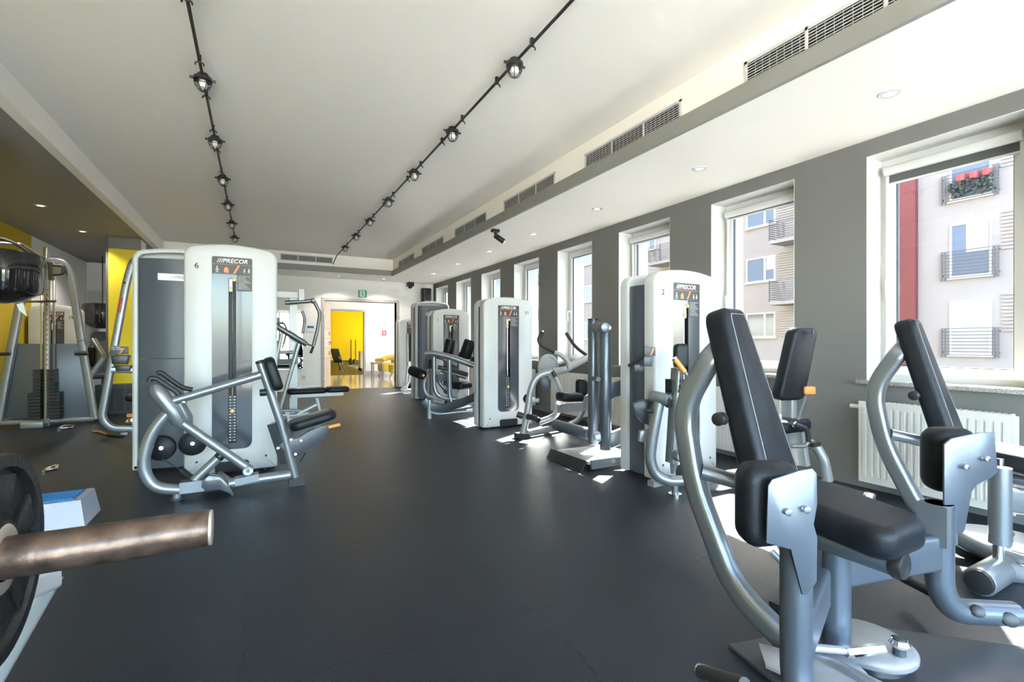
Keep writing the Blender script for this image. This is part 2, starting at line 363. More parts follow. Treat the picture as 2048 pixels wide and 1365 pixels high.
# reveals lining each opening (white plaster), window frames, panes, handles, sills
for i, (a, b) in enumerate(WIN):
    root = bpy.data.objects.new('window_%d' % (i + 1), None); COL.objects.link(root); root.location = (XW + TW, (a + b) / 2, WZ0); struct(root)
    e = .004
    r = MB().bb(XW - .002, XW + TW, a, a + e, WZ0, WZ1); r.bb(XW - .002, XW + TW, b - e, b, WZ0, WZ1); r.bb(XW - .002, XW + TW, a, b, WZ1 - e, WZ1)
    r.build('reveal', 'reveal', root, smooth=False)
    x0, x1 = XW + TW - .005, XW + TW + .065
    f = MB(); w = .05
    f.bb(x0, x1, a + e, a + w, WZ0, WZ1); f.bb(x0, x1, b - w, b - e, WZ0, WZ1); f.bb(x0, x1, a + w, b - w, WZ1 - w, WZ1 - e); f.bb(x0, x1, a + w, b - w, WZ0, WZ0 + w)
    fr = f.build('window_frame', 'pvc', root, smooth=False)
    s_ = MB(); q = .062; a1, b1, z1, z2 = a + .04, b - .04, WZ0 + .04, WZ1 - .04; xs0, xs1 = x0 - .022, x0 + .03
    for args in ((a1, a1 + q, z1, z2), (b1 - q, b1, z1, z2), (a1 + q, b1 - q, z1, z1 + q), (a1 + q, b1 - q, z2 - q, z2)): s_.bb(xs0, xs1, *args)
    sa = s_.build('sash', 'pvc', root, smooth=False)
    g = MB(); gy0, gy1, gz0, gz1 = a1 + q, b1 - q, z1 + q, z2 - q; t = .006
    for args in ((gy0, gy0 + t, gz0, gz1), (gy1 - t, gy1, gz0, gz1), (gy0 + t, gy1 - t, gz0, gz0 + t), (gy0 + t, gy1 - t, gz1 - t, gz1)): g.bb(xs0 + .012, xs0 + .04, *args)
    g.build('gasket', 'gasket', sa, smooth=False)
    MB().bb(x0 + .004, x0 + .008, gy0, gy1, gz0, gz1).build('pane', 'glass', root, smooth=False)
    hy = b1 - q / 2; hz = 1.52
    h = MB().box((xs0 - .006, hy, hz), (.014, .03, .075)); h.tube([(xs0 - .012, hy, hz + .01), (xs0 - .055, hy, hz + .012), (xs0 - .058, hy + .0, hz - .03), (xs0 - .05, hy, hz - .125)], .011, .02, 8)
    h.build('handle', 'pvc', root)
    # inner granite board and outer sheet-metal sill
    MB().slab(rrect(TW + .05, b - a + .10, .008, 2), (XW + TW / 2 - .03, (a + b) / 2, WZ0 - .028), (1, 0, 0), (0, 1, 0), (0, 0, 1), .03, .004, 2).build('sill', 'granite', root)
    MB().bb(XW + TW + .065, XW + .53, a, b, WZ0 - .022, WZ0 - .002).build('outer_sill', 'ext_metal', root, smooth=False)
    if i in (2, 3, 4):
        k = i - 2
        tr = thing('roller_blind', ['white roller blind with charcoal fabric edge showing, beside the red striped building view',
                                    'white roller blind rolled up on the window right of the tower numbered 2',
                                    'white roller blind rolled up on the window left of the tower numbered 2'][k], 'roller blind', (xs0 - .03, (a + b) / 2, z2 - .1), 'roller blinds on the nearest windows')
        c = MB(); c.slab(rrect(.062, .066, .026, 4), (xs0 - .032, a1 + .01, z2 - .062), (1, 0, 0), (0, 0, 1), (0, 1, 0), b1 - a1 - .02, .004, 2); c.build('cassette', 'pvc', tr)
        c = MB().bb(xs0 - .022, xs0 - .004, a1 + .012, a1 + .03, z1, z2 - .095); c.bb(xs0 - .022, xs0 - .004, b1 - .03, b1 - .012, z1, z2 - .095); c.build('guide_rail', 'pvc', tr)
        d = .055 if k == 0 else .008
        MB().bb(xs0 - .018, xs0 - .015, a1 + .03, b1 - .03, z2 - .095 - d, z2 - .09).build('fabric', 'blind_fabric', tr, smooth=False)
        MB().bb(xs0 - .022, xs0 - .010, a1 + .03, b1 - .03, z2 - .095 - d - .014, z2 - .095 - d).build('bottom_bar', 'pvc', tr, smooth=False)
    # sky-light portal in each opening helps the daylight sampling
    ld = bpy.data.lights.new('window_portal', 'AREA'); ld.shape = 'RECTANGLE'; ld.size = WZ1 - WZ0; ld.size_y = b - a; ld.cycles.is_portal = True
    lo = bpy.data.objects.new('window_portal', ld); COL.objects.link(lo); lo.location = (XW + .54, (a + b) / 2, (WZ0 + WZ1) / 2); lo.rotation_euler = (0, math.radians(90), 0)
# radiators under the windows
rad_lab = {2: 'white panel radiator under the window with the lowered charcoal blind edge', 3: 'white panel radiator behind the leg machine, one window further than the striped view',
           4: 'white panel radiator behind the abdominal machine seat', 5: 'white panel radiator beside the tower numbered 11', 6: 'white panel radiator behind the tower numbered 11'}
def radiator(i, a, b):
    t = thing('radiator', rad_lab[i], 'radiator', (XW - .09, (a + b) / 2, .0), 'radiators under the windows')
    xa, xb = XW - .135, XW - .055; y0, y1 = a + .01, b - .01
    m = MB(); n = 20
    for j in range(n):
        y = y0 + .02 + (y1 - y0 - .04) * j / n; w = (y1 - y0 - .04) / n
        m.bb(xa, xa + .012, y + w * .22, y + w * .78, .12, .60)
    m.bb(xa + .006, xa + .018, y0, y1, .07, .645)
    m.build('front_panel', 'radiator_white', t, smooth=False)
    MB().bb(xa + .02, xb, y0 + .004, y1 - .004, .08, .635).build('back_panel', 'radiator_white', t, smooth=False)
    m = MB()
    for j in range(26): m.bb(xa + .02, xb, y0 + .02 + (y1 - y0 - .04) * j / 26, y0 + .032 + (y1 - y0 - .04) * j / 26, .636, .648)
    m.build('top_grille', 'radiator_white', t, smooth=False)
    MB().cyl((xa + .04, y1, .60), (xa + .04, y1 + .07, .60), .016, 12, .004).build('valve', 'pvc', t)
    m = MB()
    for y in (y0 + .12, y1 - .12): m.bb(xb, XW - .001, y - .015, y + .015, .15, .55)
    m.build('bracket', 'radiator_white', t, smooth=False)
for i in rad_lab: radiator(i, *WIN[i])
# pillars
def pillar(name, x0, x1, y0, y1, low):
    t = bpy.data.objects.new(name, None); COL.objects.link(t); t.location = (x0, y0, 0); struct(t)
    MB().bb(x0, x1, y0, y1, 0, ZL).build('pillar_core', 'wall_white' if not low else 'trim_grey', t, smooth=False)
    return t
pl = pillar('wall_pillar', -2.0, -1.60, 9.43, 9.83, False)
MB().bb(-2.0, -1.60, 9.415, 9.432, .42, 2.52).build('yellow_face', 'yellow_wall', pl, smooth=False)
MB().bb(-2.0, -1.60, 9.412, 9.431, 2.52, ZL).build('grey_head', 'trim_grey', pl, smooth=False)
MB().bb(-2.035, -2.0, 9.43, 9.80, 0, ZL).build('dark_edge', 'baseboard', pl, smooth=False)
pillar('wall_pillar_near', -2.205, -1.805, 4.9, 5.3, False)
# ---- doorway in the far wall
jm = MB(); w = .06
jm.bb(DX0 - w, DX0, YF - .02, YF + .2, 0, DZ + w); jm.bb(DX1, DX1 + w, YF - .02, YF + .2, 0, DZ + w); jm.bb(DX0, DX1, YF - .02, YF + .2, DZ, DZ + w)
struct(jm.build('trim_3', 'frame_grey', smooth=False))
d1 = bpy.data.objects.new('door_1', None); COL.objects.link(d1); d1.location = (DX0 + .02, YF + .2, 0); struct(d1)
hA, hB = V((DX0 + .02, YF + .215, 0)), V((DX0 + .27, YF + 1.02, 0)); hd = (hB - hA).normalized(); hn = V((hd.y, -hd.x, 0))
def leaf(m, s0, s1, z0, z1, n0, n1): return m.add([hA + hd * a + hn * b + UP * c for a in (s0, s1) for b in (n0, n1) for c in (z0, z1)], [(0, 1, 3, 2), (4, 6, 7, 5), (0, 4, 5, 1), (2, 3, 7, 6), (0, 2, 6, 4), (1, 5, 7, 3)])
leaf(MB(), 0, .83, .01, DZ - .01, -.042, 0).build('door_leaf', 'wood_door', d1, smooth=False)
for z in (1.30, 1.06, .82): leaf(MB(), .60, .74, z - .05, z + .05, .0005, .005).build('lock_plate', 'table_brown', d1, smooth=False)
for z in (1.42, 1.18, .94, .70): leaf(MB(), .0, .83, z - .004, z + .004, .0002, .0015).build('panel_groove', 'table_brown', d1, smooth=False)
MB().tube([hA + hd * .70 + UP * 1.08, hA + hd * .70 + hn * .05 + UP * 1.08, hA + hd * .58 + hn * .05 + UP * 1.08], .009, .02, 8).build('door_handle', 'lamp_iron', d1)
for z in (.25, 1.75): MB().cyl((DX0 - .006, YF - .035, z - .04), (DX0 - .006, YF - .035, z + .04), .016, 10).build('hinge', 'chrome', d1)
# ---- lobby and yellow room beyond
LX1, LY1 = 5.6, 16.6
struct(MB().bb(-1.4, LX1, YF, LY1 + .1, -.1, -.002).build('floor_lobby', 'lobby_tile'))
struct(MB().bb(-1.4, LX1, YF + .18, LY1, 2.75, 2.85).build('ceiling_lobby', 'ceil_white'))
struct(MB().bb(-1.5, -1.4, YF + .18, 26.2, 0, 2.85).build('wall_lobby_left', 'wall_white'))
m = MB().bb(3.26, LX1, LY1, LY1 + .12, 0, 2.85); m.bb(-1.4, 1.75, LY1, LY1 + .12, 0, 2.85); m.bb(1.75, 3.26, LY1, LY1 + .12, 2.18, 2.85)
struct(m.build('wall_lobby_back', 'wall_white'))
m = MB().bb(3.20, 3.26, LY1 - .03, LY1 + .14, 0, 2.18); m.bb(1.75, 1.81, LY1 - .03, LY1 + .14, 0, 2.18); m.bb(1.81, 3.20, LY1 - .03, LY1 + .14, 2.12, 2.18)
struct(m.build('trim_4', 'frame_grey', smooth=False))
struct(MB().bb(3.26, LX1, LY1 - .015, LY1, 0, .12).build('baseboard_lobby', 'frame_grey'))
def side_wall(name, x, y0, y1, ops, z0, z1, mt):
    m = MB(); y = y0
    for a, b in ops:
        m.bb(x, x + .3, y, a, 0, 2.85); m.bb(x, x + .3, a, b, 0, z0); m.bb(x, x + .3, a, b, z1, 2.85); y = b
    m.bb(x, x + .3, y, y1, 0, 2.85); struct(m.build(name, mt))
side_wall('wall_lobby_right', LX1, YF + .18, LY1, [(13.0, 13.6), (14.4, 15.0), (15.8, 16.3)], .5, 2.4, 'wall_white')
struct(MB().bb(-1.4, LX1, LY1 + .1, 26.2, -.1, -.003).build('floor_yellow_room', 'rubber'))
struct(MB().bb(-1.4, LX1 + .2, LY1, 26.2, 2.75, 2.85).build('ceiling_yellow_room', 'ceil_white'))
struct(MB().bb(-1.4, LX1 + .2, 26.1, 26.2, 0, 2.85).build('wall_yellow_room', 'yellow_wall'))
side_wall('wall_yellow_room_right', LX1 + .0, LY1 + .12, 26.1, [(17.4, 18.3), (19, 19.9), (20.6, 21.5), (22.2, 23.1), (23.8, 24.7)], .6, 2.4, 'yellow_wall')
struct(MB().bb(-1.4, LX1, 26.08, 26.1, 0, .18).build('baseboard_yellow_room', 'baseboard'))
struct(MB().bb(3.0, 3.1, 26.02, 26.09, 0, 2.1).build('trim_5', 'table_brown'))
MBd = MB().bb(2.1, 3.0, 26.03, 26.09, 0, 2.05); struct(MBd.build('door_2', 'wall_white'))
# things in the lobby and the yellow room
def armchair(label, x, y, rz):
    t = thing('armchair', label, 'armchair', (x, y, 0), 'yellow lobby armchairs')
    m = MB().slab(rrect(.66, .62, .12, 4), (x, y, .17), (1, 0, 0), (0, 1, 0), (0, 0, 1), .26, .05); m.build('seat', 'armchair', t)
    R = Matrix.Rotation(rz, 3, 'Z'); c = V((x, y, 0)); pts = []
    for k in range(13):
        a = math.radians(-10 + 200 * k / 12); pts.append(c + R @ V((.40 * math.cos(a), .36 * math.sin(a), 0)) + V((0, 0, .50 + .12 * math.sin(max(0, min(math.pi, a))) )))
    m = MB().sweep(pts, rrect(.40, .11, .05, 4), up=(0, 0, 1)); bk = m.build('backrest', 'armchair', t)
    for sx in (-1, 1):
        for sy in (-1, 1): MB().tube([c + V((sx * .22, sy * .2, .18)), c + V((sx * .28, sy * .26, 0))], .016, n=8).build('leg', 'table_brown', t)
armchair('yellow upholstered tub armchair against the lobby wall under the notice', 3.80, 15.55, math.radians(-60))
armchair('yellow upholstered tub armchair nearest the door frame, sunlit on top', 3.86, 14.35, math.radians(-80))
t = thing('side_table', 'small brown side table between the yellow armchairs', 'side table', (3.28, 14.95, 0))
MB().bb(3.12, 3.42, 14.8, 15.1, .43, .47).build('table_top', 'table_brown', t)
for dx in (3.13, 3.38):
    for dy in (14.81, 15.06): MB().bb(dx, dx + .03, dy, dy + .03, 0, .43).build('leg', 'table_brown', t)
t = thing('potted_plant', 'dark bushy plant in a small pot behind the yellow armchairs', 'plant', (4.5, 15.2, 0))
MB().lathe((4.5, 15.2, 0), UP, [(0.001, 0), (.12, 0), (.15, .8), (.13, .8), (0.001, .78)], 16).build('pot', 'plastic_black', t)
m = MB()
for k in range(60):
    d = V((random.uniform(-1, 1), random.uniform(-1, 1), random.uniform(.0, 1.2))).normalized(); p = V((4.5, 15.2, .95)) + d * random.uniform(.05, .2)
    s1 = d.orthogonal().normalized() * .04
    m.add([p - s1, p + d * .05 + d.cross(s1) * .5, p + s1, p + d * .12], [(0, 1, 2, 3)])
m.build('foliage', 'leaf_dark', t)
no = MB().bb(3.70, 4.05, LY1 - .012, LY1 - .002, .95, 1.95).build('notice_board', 'paper'); tag(no, 'white paper notice on the lobby wall with a red fire symbol', 'notice')
MB().bb(3.80, 3.95, LY1 - .016, LY1 - .0125, 1.32, 1.50).build('fire_symbol', 'sign_red', no, smooth=False)
m = MB().bb(3.86, 3.89, LY1 - .018, LY1 - .0165, 1.35, 1.47); m.bb(3.845, 3.89, LY1 - .018, LY1 - .0165, 1.44, 1.47); m.build('symbol_print', 'text_white', no, smooth=False)
MB().bb(3.85, 3.90, LY1 - .016, LY1 - .0125, 1.70, 1.74).build('logo_print', 'sign_green', no, smooth=False)
for i, x in enumerate((4.30, 4.52)):
    o = MB().cyl((x, 25.6, 0), (x, 25.6, 1.25), .03, 10).build('training_pole', 'table_brown'); tag(o, 'slim dark pole standing before the yellow wall', 'pole', 'poles in the yellow room')
t = thing('curtain', 'grey curtain hanging at the window of the yellow room', 'curtain', (4.95, 23.6, .65))
MB().sweep([V((4.9 + .03 * math.sin(k * 1.7), 23.4 + .05 * k, 1.72)) for k in range(10)], [(-.008, -1.03), (.008, -1.03), (.008, 1.03), (-.008, 1.03)], up=(0, 0, 1)).build('cloth', 'trim_grey', t)
t = thing('weight_bench', 'dark training bench with barbell rack on the yellow room floor', 'bench', (2.85, 19.3, 0))
MB().slab(rrect(.3, .9, .04), (2.70, 19.3, .55), (1, 0, 0), (0, 1, .5), (0, -.5, 1), .08, .02).build('pad', 'leather', t)
MB().tube([(2.75, 19.0, .55), (2.95, 18.7, .0)], .03).build('leg', 'silver', t); MB().tube([(2.75, 19.5, .6), (2.95, 19.9, .0)], .03).build('leg', 'silver', t)
MB().cyl((2.9, 18.8, .38), (3.35, 18.6, .38), .014).build('bar', 'chrome', t)
for q in (0, .12): MB().cyl((3.1 + q, 18.72 - q * .44, .38), (3.14 + q, 18.70 - q * .44, .38), .12 - q * .3, 18).build('plate', 'iron', t)
rd = thing('wheeled_trolley', 'pale trolley on small black wheels by the yellow room window', 'trolley', (3.75, 19.2, 0))
MB().bb(3.55, 3.95, 19.05, 19.45, .1, .75).build('body', 'pvc', rd)
for y in (19.1, 19.4): MB().cyl((3.53, y, .06), (3.60, y, .06), .06).build('wheel', 'plastic_black', rd)

# ================================================================ OUTSIDE
struct(MB().bb(XW + .55, 70, -60, 90, -3.7, -3.5).build('ground', 'asphalt'))
struct(MB().bb(-60, XW + .55, -60, Y0 - .3, -3.7, -3.5).build('ground_bounce', 'street'))  # unseen ground, made paler than the street to bounce light onto the ceiling
FX = 23.5
# unseen storeys, added and kept dark to cut sky light on the block opposite
struct(MB().bb(-9, XW + .48, -.5, 45, 4.2, 26).build('wall_sky_blocker', 'brick_dark'))
bl = thing('apartment_building', 'pale rendered apartment block with red stripe, french windows and balconies', 'building', (FX, 14, -3.5))
MB().bb(FX, FX + 8, -12, 19.5, -3.5, 19.5).build('facade_wall', 'facade', bl, smooth=False)  # height extended out of view so the block shades the street
MB().bb(FX - .5, FX + 8, 19.5, 42, -3.5, 19.5).build('facade_wall', 'facade', bl, smooth=False)
MB().bb(FX - .25, FX, 9.35, 10.0, -3.5, 19.5).build('red_stripe', 'facade_red', bl, smooth=False)
MB().bb(FX - .12, FX, 0, 9.3, -.3, .1).build('plinth_band', 'facade_grey', bl, smooth=False)
def fwin(y0, y1, z0, z1, x, split, pane='facade_pane', cur=None):
    m = MB(); q = .07
    m.bb(x - .04, x + .02, y0, y0 + q, z0, z1); m.bb(x - .04, x + .02, y1 - q, y1, z0, z1); m.bb(x - .04, x + .02, y0 + q, y1 - q, z0, z0 + q); m.bb(x - .04, x + .02, y0 + q, y1 - q, z1 - q, z1)
    if split: m.bb(x - .04, x + .02, y0 + (y1 - y0) * split - .05, y0 + (y1 - y0) * split + .05, z0 + q, z1 - q)
    m.bb(x - .10, x, y0 - .05, y1 + .05, z0 - .06, z0)
    w = m.build('window', 'facade_frame', bl, smooth=False)
    MB().bb(x - .012, x - .004, y0 + q, y1 - q, z0 + q, z1 - q).build('pane', pane, w, smooth=False)
    if cur: MB().bb(x - .02, x - .013, y0 + q + .02, y0 + (y1 - y0) * cur, z0 + (z1 - z0) * .45, z1 - q).build('curtain_panel', 'curtain', w, smooth=False)
def railing(y0, y1, z0, z1, x):
    m = MB(); n = 9
    for k in range(n): z = z0 + (z1 - z0) * k / (n - 1); m.bb(x - .14, x - .115, y0, y1, z - .012, z + .012)
    for y in (y0, y0 + .1, y1 - .1, y1): m.bb(x - .15, x - .11, y - .02, y + .02, z0 - .1, z1)
    for y in (y0, y1):
        for z in (z0 + .1, z1 - .1): m.bb(x - .13, x, y - .015, y + .015, z - .02, z + .02)
    m.build('railing', 'rail_steel', bl, smooth=False)
def louvre(y0, y1, z0, z1, x):
    m = MB()
    for k in range(11): z = z0 + (z1 - z0) * k / 10; m.bb(x - .05, x, y0, y1, z - .035, z + .03)
    o = m.build('louvre_panel', 'facade', bl, smooth=False); o['kind'] = 'stuff'
for k, fz in enumerate((-2.3, .62, 3.55, 6.48)):
    fwin(7.15, 8.35, fz, fz + 2.05, FX, 0, 'facade_pane' if k != 1 else 'curtain', .6 if k == 2 else None)
    railing(6.95, 8.55, fz + .0, fz + 1.0, FX)
    louvre(4.2, 6.9, fz + .9, fz + 2.2, FX)
    fwin(15.35, 17.0, fz + .75, fz + 2.05, FX, .35, 'facade_pane' if k != 1 else 'facade_pane_dark', .3 if k == 2 else None)
    louvre(12.2, 15.2, fz + .85, fz + 2.1, FX)
    fwin(23.2, 24.4, fz + .75, fz + 2.05, FX - .5, .5); louvre(24.6, 27.5, fz + .85, fz + 2.1, FX - .5)
    fwin(30, 31.4, fz + .75, fz + 2.05, FX - .5, .5)
for fz in (3.1, 6.1):    # projecting balconies
    for y0, y1, x in ((12.1, 14.9, FX), (20.5, 22.8, FX - .5), (32.5, 36, FX - .5)):
        MB().bb(x - 1.2, x, y0, y1, fz - .16, fz).build('balcony_slab', 'facade', bl, smooth=False)
        m = MB()
        for j in range(9): z = fz + .12 + j * .11; m.bb(x - 1.2, x - 1.17, y0, y1, z - .012, z + .012); m.bb(x - 1.2, x, y1 - .03, y1, z - .012, z + .012); m.bb(x - 1.2, x, y0, y0 + .03, z - .012, z + .012)
        for yy in (y0, (y0 + y1) / 2, y1): m.bb(x - 1.21, x - 1.16, yy - .02, yy + .02, fz, fz + 1.05)
        m.build('balcony_railing', 'rail_steel', bl, smooth=False)
for j in range(3):
    o = MB().lathe((FX - .28, 7.2 + j * .36, 7.12), UP, [(.001, 0), (.12, 0), (.16, .22), (.001, .22)], 12)
    o.build('flower_pot', 'flower_red', bl)
m = MB()
for j in range(70):
    c = V((FX - .25 + random.uniform(-.1, .1), random.choice([7.2, 7.56, 7.92, 7.3, 8.1]) + random.uniform(-.2, .2), random.choice([6.7, 7.0]) + random.uniform(-.15, .15)))
    m.box(c, (.1, .1, .07), Matrix.Rotation(random.random() * 3, 3, 'X'))
o = m.build('flower_leaves', 'leaf_dark', bl); o['kind'] = 'stuff'

# ================================================================ CEILING FITTINGS
def conduit(x, ys_, label, end=None):
    t = thing('conduit', label, 'conduit', (x, 5, ZC))
    pts = [V((x, Y0 + .1, ZC - .035)), V((x, ys_, ZC - .035))]
    if end: pts += [V(e) for e in end]
    MB().tube(pts, .0095, .05, 8).build('pipe', 'lamp_iron', t)
    return t
lamp_ys1 = [3.88 + 1.115 * k for k in range(-1, 6)]; lamp_ys2 = [2.73 + 1.115 * k for k in range(0, 7)]
c1 = conduit(-.32, 9.75, 'dark ceiling conduit run with lamps nearer the low grey ceiling')
c2 = conduit(1.475, 9.7, 'dark ceiling conduit run with lamps nearer the air vents, bent down at its end', [(1.45, 10.3, ZC - .06), (1.42, YB_ - .035, ZS + .16)])
def clip(par, x, y):
    m = MB().bb(x - .010, x + .010, y - .010, y + .010, ZC - .048, ZC - .001); m.tube([(x - .024, y, ZC - .066), (x - .021, y, ZC - .048), (x + .021, y, ZC - .048), (x + .024, y, ZC - .066)], .0045, .010, 6)
    m.build('clip', 'lamp_iron', par)
for x, ysL, c in ((-.32, lamp_ys1, c1), (1.475, lamp_ys2, c2)):
    for y in ysL: clip(c, x, y - .22); clip(c, x, y + .26)
LK = 0.64
def cage_lamp(x, y, label, grp):
    t = thing('cage_lamp', label, 'lamp', (x, y, ZC - .03), grp); zt = ZC - .048
    S = lambda prof: [(r * LK, h * LK) for r, h in prof]
    MB().lathe((x, y, zt), (0, 0, -1), S([(.001, -.055), (.05, -.055), (.06, -.02), (.086, -.015), (.088, .018), (.074, .02), (.001, .02)]), 20).build('housing', 'lamp_iron', t)
    prof = [(.066, .02)] + [(.070 * math.cos(a), .02 + .105 * math.sin(a)) for a in [math.pi / 2 * k / 7 for k in range(8)]]
    prof[-1] = (.0005, .125); MB().lathe((x, y, zt), (0, 0, -1), S(prof), 20).build('glass_dome', 'lamp_glass', t)
    MB().lathe((x, y, zt - .012), (0, 0, -1), S([(.001, 0), (.032, 0), (.044, .04), (.036, .072), (.001, .086)]), 12).build('bulb', 'bulb_white', t)
    m = MB()
    for k in range(3):
        a = math.pi * k / 3; d = V((math.cos(a), math.sin(a), 0)) * LK
        m.tube([V((x, y, zt - .01)) + d * (.080 * math.cos(q)) + V((0, 0, -.118 * LK * math.sin(q))) for q in [math.pi * j / 14 for j in range(15)]], .0024, n=6, scale=[1] * 15)
    q, zz = .076 * LK, .055 * LK
    m.tube([V((x + q * math.cos(2 * math.pi * j / 20), y + q * math.sin(2 * math.pi * j / 20), zt - zz)) for j in range(21)], .0024, n=6, scale=[1] * 21)
    m.build('wire_cage', 'lamp_iron', t)
    for s_ in (-1, 1): MB().cyl((x + s_ * .085 * LK, y, zt), (x + s_ * .118 * LK, y, zt), .009, 8).build('hinge_lug', 'lamp_iron', t)
for y in lamp_ys1: cage_lamp(-.32, y, 'black caged bulkhead lamp on the conduit nearer the low grey ceiling', 'caged lamps on the first conduit')
for y in lamp_ys2: cage_lamp(1.475, y, 'black caged bulkhead lamp on the conduit nearer the air vents', 'caged lamps on the second conduit')
def downlight(x, y, z, label, grp, power=2.0):
    t = thing('downlight', label, 'downlight', (x, y, z), grp)
    MB().lathe((x, y, z), (0, 0, -1), [(.030, .001), (.034, .006), (.056, .006), (.062, 0), (.06, -.001)], 24).build('ring', 'pvc', t)
    MB().lathe((x, y, z - .003), (0, 0, -1), [(.001, -.001), (.036, -.001), (.034, .003), (.001, .004)], 20).build('lens', 'lamp_lens', t)
    sd = bpy.data.lights.new('downlight_lamp', 'SPOT'); sd.energy = power; sd.spot_size = math.radians(125); sd.spot_blend = 0.6; sd.shadow_soft_size = 0.03; sd.color = (1.0, 0.93, 0.82)
    so = bpy.data.objects.new('downlight_lamp', sd); COL.objects.link(so); so.parent = t; so.location = (0, 0, -.012)
for k in range(7): downlight(3.33, 1.465 + 1.39 * k, ZS, 'round white recessed downlight in the soffit along the windows', 'soffit downlights')
for x, y in ((1.6, 11.15), (2.6, 11.15)): downlight(x, y, ZS, 'round white recessed downlight over the far doorway', 'doorway downlights', 9.0)
for x, y in ((-2.26, 6.18), (-2.26, 7.67), (-2.24, 9.16), (-2.24, 10.65)): downlight(x, y, ZL, 'round recessed downlight in the low dark grey ceiling', 'low ceiling downlights', 10.0)  # first and last are unseen, added to light the low-ceiling area
vent_lab = ['the one nearest the big window with the striped view', 'second from the striped view window', 'third from the striped view window', 'next to the black spotlight', 'second from the far end', 'closest to the far doorway']
def vent(i, o, ex, L, label):
    ex = V(ex); ey = UP; nz = ex.cross(ey)
    if i >= 0 and nz.x > 0: nz = -nz
    if i < 0 and nz.y > 0: nz = -nz
    t = thing('air_vent', label, 'air vent', o, 'ceiling air vents'); h = .135; o = V(o)
    def bx(m, a0, a1, b0, b1, d0, d1): m.add([o + ex * a + ey * b + nz * d for a in (a0, a1) for b in (b0, b1) for d in (d0, d1)], [(0, 1, 3, 2), (4, 6, 7, 5), (0, 4, 5, 1), (2, 3, 7, 6), (0, 2, 6, 4), (1, 5, 7, 3)])
    m = MB(); bx(m, 0, L, h - .018, h, 0, .006); bx(m, 0, L, 0, .012, 0, .006); bx(m, 0, .02, 0, h, 0, .006); bx(m, L - .02, L, 0, h, 0, .006)
    for q in (1 / 3, 2 / 3): bx(m, L * q - .008, L * q + .008, 0, h, 0, .006)
    m.build('frame', 'reveal', t, smooth=False)
    m = MB(); bx(m, .01, L - .01, .006, h - .01, .0005, .0015); m.build('dark_backing', 'slot_black', t, smooth=False)
    m = MB()
    for k in range(24): bx(m, .03 + (L - .06) * k / 24, .034 + (L - .06) * k / 24, .012, h - .02, .0016, .0022)
    m.build('inner_blades', 'frame_grey', t, smooth=False)
    for q in range(3):
        for k in range(6):
            m = MB(); bx(m, L * q / 3 + .01, L * (q + 1) / 3 - .01, .02 + k * .017, .0235 + k * .017, .0025, .007); m.build('slat', 'reveal', t, smooth=False)
for k in range(6): vent(k, (XB - .001, 1.95 + 1.64 * k - (1.14 if True else 0), ZS + .118), (0, 1, 0), 1.14, 'slatted white vent in the bulkhead, ' + vent_lab[k])
vent(-1, (.42, YB_ - .001, ZS + .175), (1, 0, 0), 1.0, 'slatted white vent on the bulkhead above the far wall')
# far fascia is X-facing for vent(-1); black spotlight, camera, speaker, exit sign
t = thing('spotlight', 'black adjustable spotlight hanging from the soffit edge', 'spotlight', (2.76, 5.64, ZS))
MB().box((2.76, 5.64, ZS - .02), (.10, .06, .04)).build('mount', 'plastic_black', t); MB().cyl((2.76, 5.64, ZS - .04), (2.77, 5.63, ZS - .09), .022).build('joint', 'plastic_black', t)
MB().cyl((2.765, 5.66, ZS - .075), (2.86, 5.58, ZS - .165), .035, 18, .006).build('barrel', 'plastic_black', t)
MB().cyl((2.861, 5.579, ZS - .166), (2.864, 5.5765, ZS - .169), .03, 18).build('lens', 'text_white', t)
t = thing('security_camera', 'small black camera under the soffit by the far wall', 'camera', (3.33, YF - .12, ZS))
MB().box((3.33, YF - .12, ZS - .05), (.15, .15, .10)).build('housing', 'plastic_black', t); MB().lathe((3.33, YF - .12, ZS - .1), (0, 0, -1), [(.055, 0), (.05, .03), (.03, .05), (.001, .055)], 16).build('dome', 'plastic_black', t)
t = thing('loudspeaker', 'black wall loudspeaker in the corner above the dark machine tower', 'loudspeaker', (3.72, YF - .16, 2.10))
MB().slab(rrect(.24, .22, .07, 4), (3.72, YF - .14, 2.02), (1, 0, 0), (0, 1, 0), (0, 0, 1), .40, .02).build('cabinet', 'plastic_black', t)
MB().bb(3.69, 3.75, YF - .04, YF, 2.12, 2.2).build('bracket', 'plastic_black', t)
MB().bb(3.70, 3.73, YF - .253, YF - .249, 2.08, 2.11).build('logo_badge', 'text_white', t)
ex = MB().bb(2.12, 2.31, YF - .02, YF - .001, 2.14, 2.31).build('exit_sign', 'sign_green'); tag(ex, 'green emergency exit sign with running figure above the doorway', 'sign')
m = MB().bb(2.15, 2.27, YF - .0225, YF - .0205, 2.155, 2.295); m.build('pictogram_field', 'text_white', ex, smooth=False)
m = MB(); yy = YF - .026
m.tube([(2.19, yy, 2.175), (2.21, yy, 2.20), (2.205, yy, 2.235), (2.215, yy, 2.265)], .007, .005, 6); m.tube([(2.245, yy, 2.17), (2.225, yy, 2.205), (2.205, yy, 2.235)], .007, .005, 6); m.tube([(2.175, yy, 2.25), (2.215, yy, 2.262), (2.245, yy, 2.24)], .006, .005, 6); m.lathe((2.222, yy, 2.283), (0, 1, 0), [(.001, -.003), (.009, -.002), (.009, .002), (.001, .003)], 10)
m.build('running_figure', 'sign_green', ex)
o = MB().bb(.9, .98, YF - .012, YF - .001, .26, .34).build('wall_socket', 'pvc'); tag(o, 'white wall socket low on the far wall beside the mirror', 'socket')
MB().cyl((.94, YF - .012, .30), (.94, YF - .016, .30), .02, 16).build('socket_face', 'frame_grey', o)
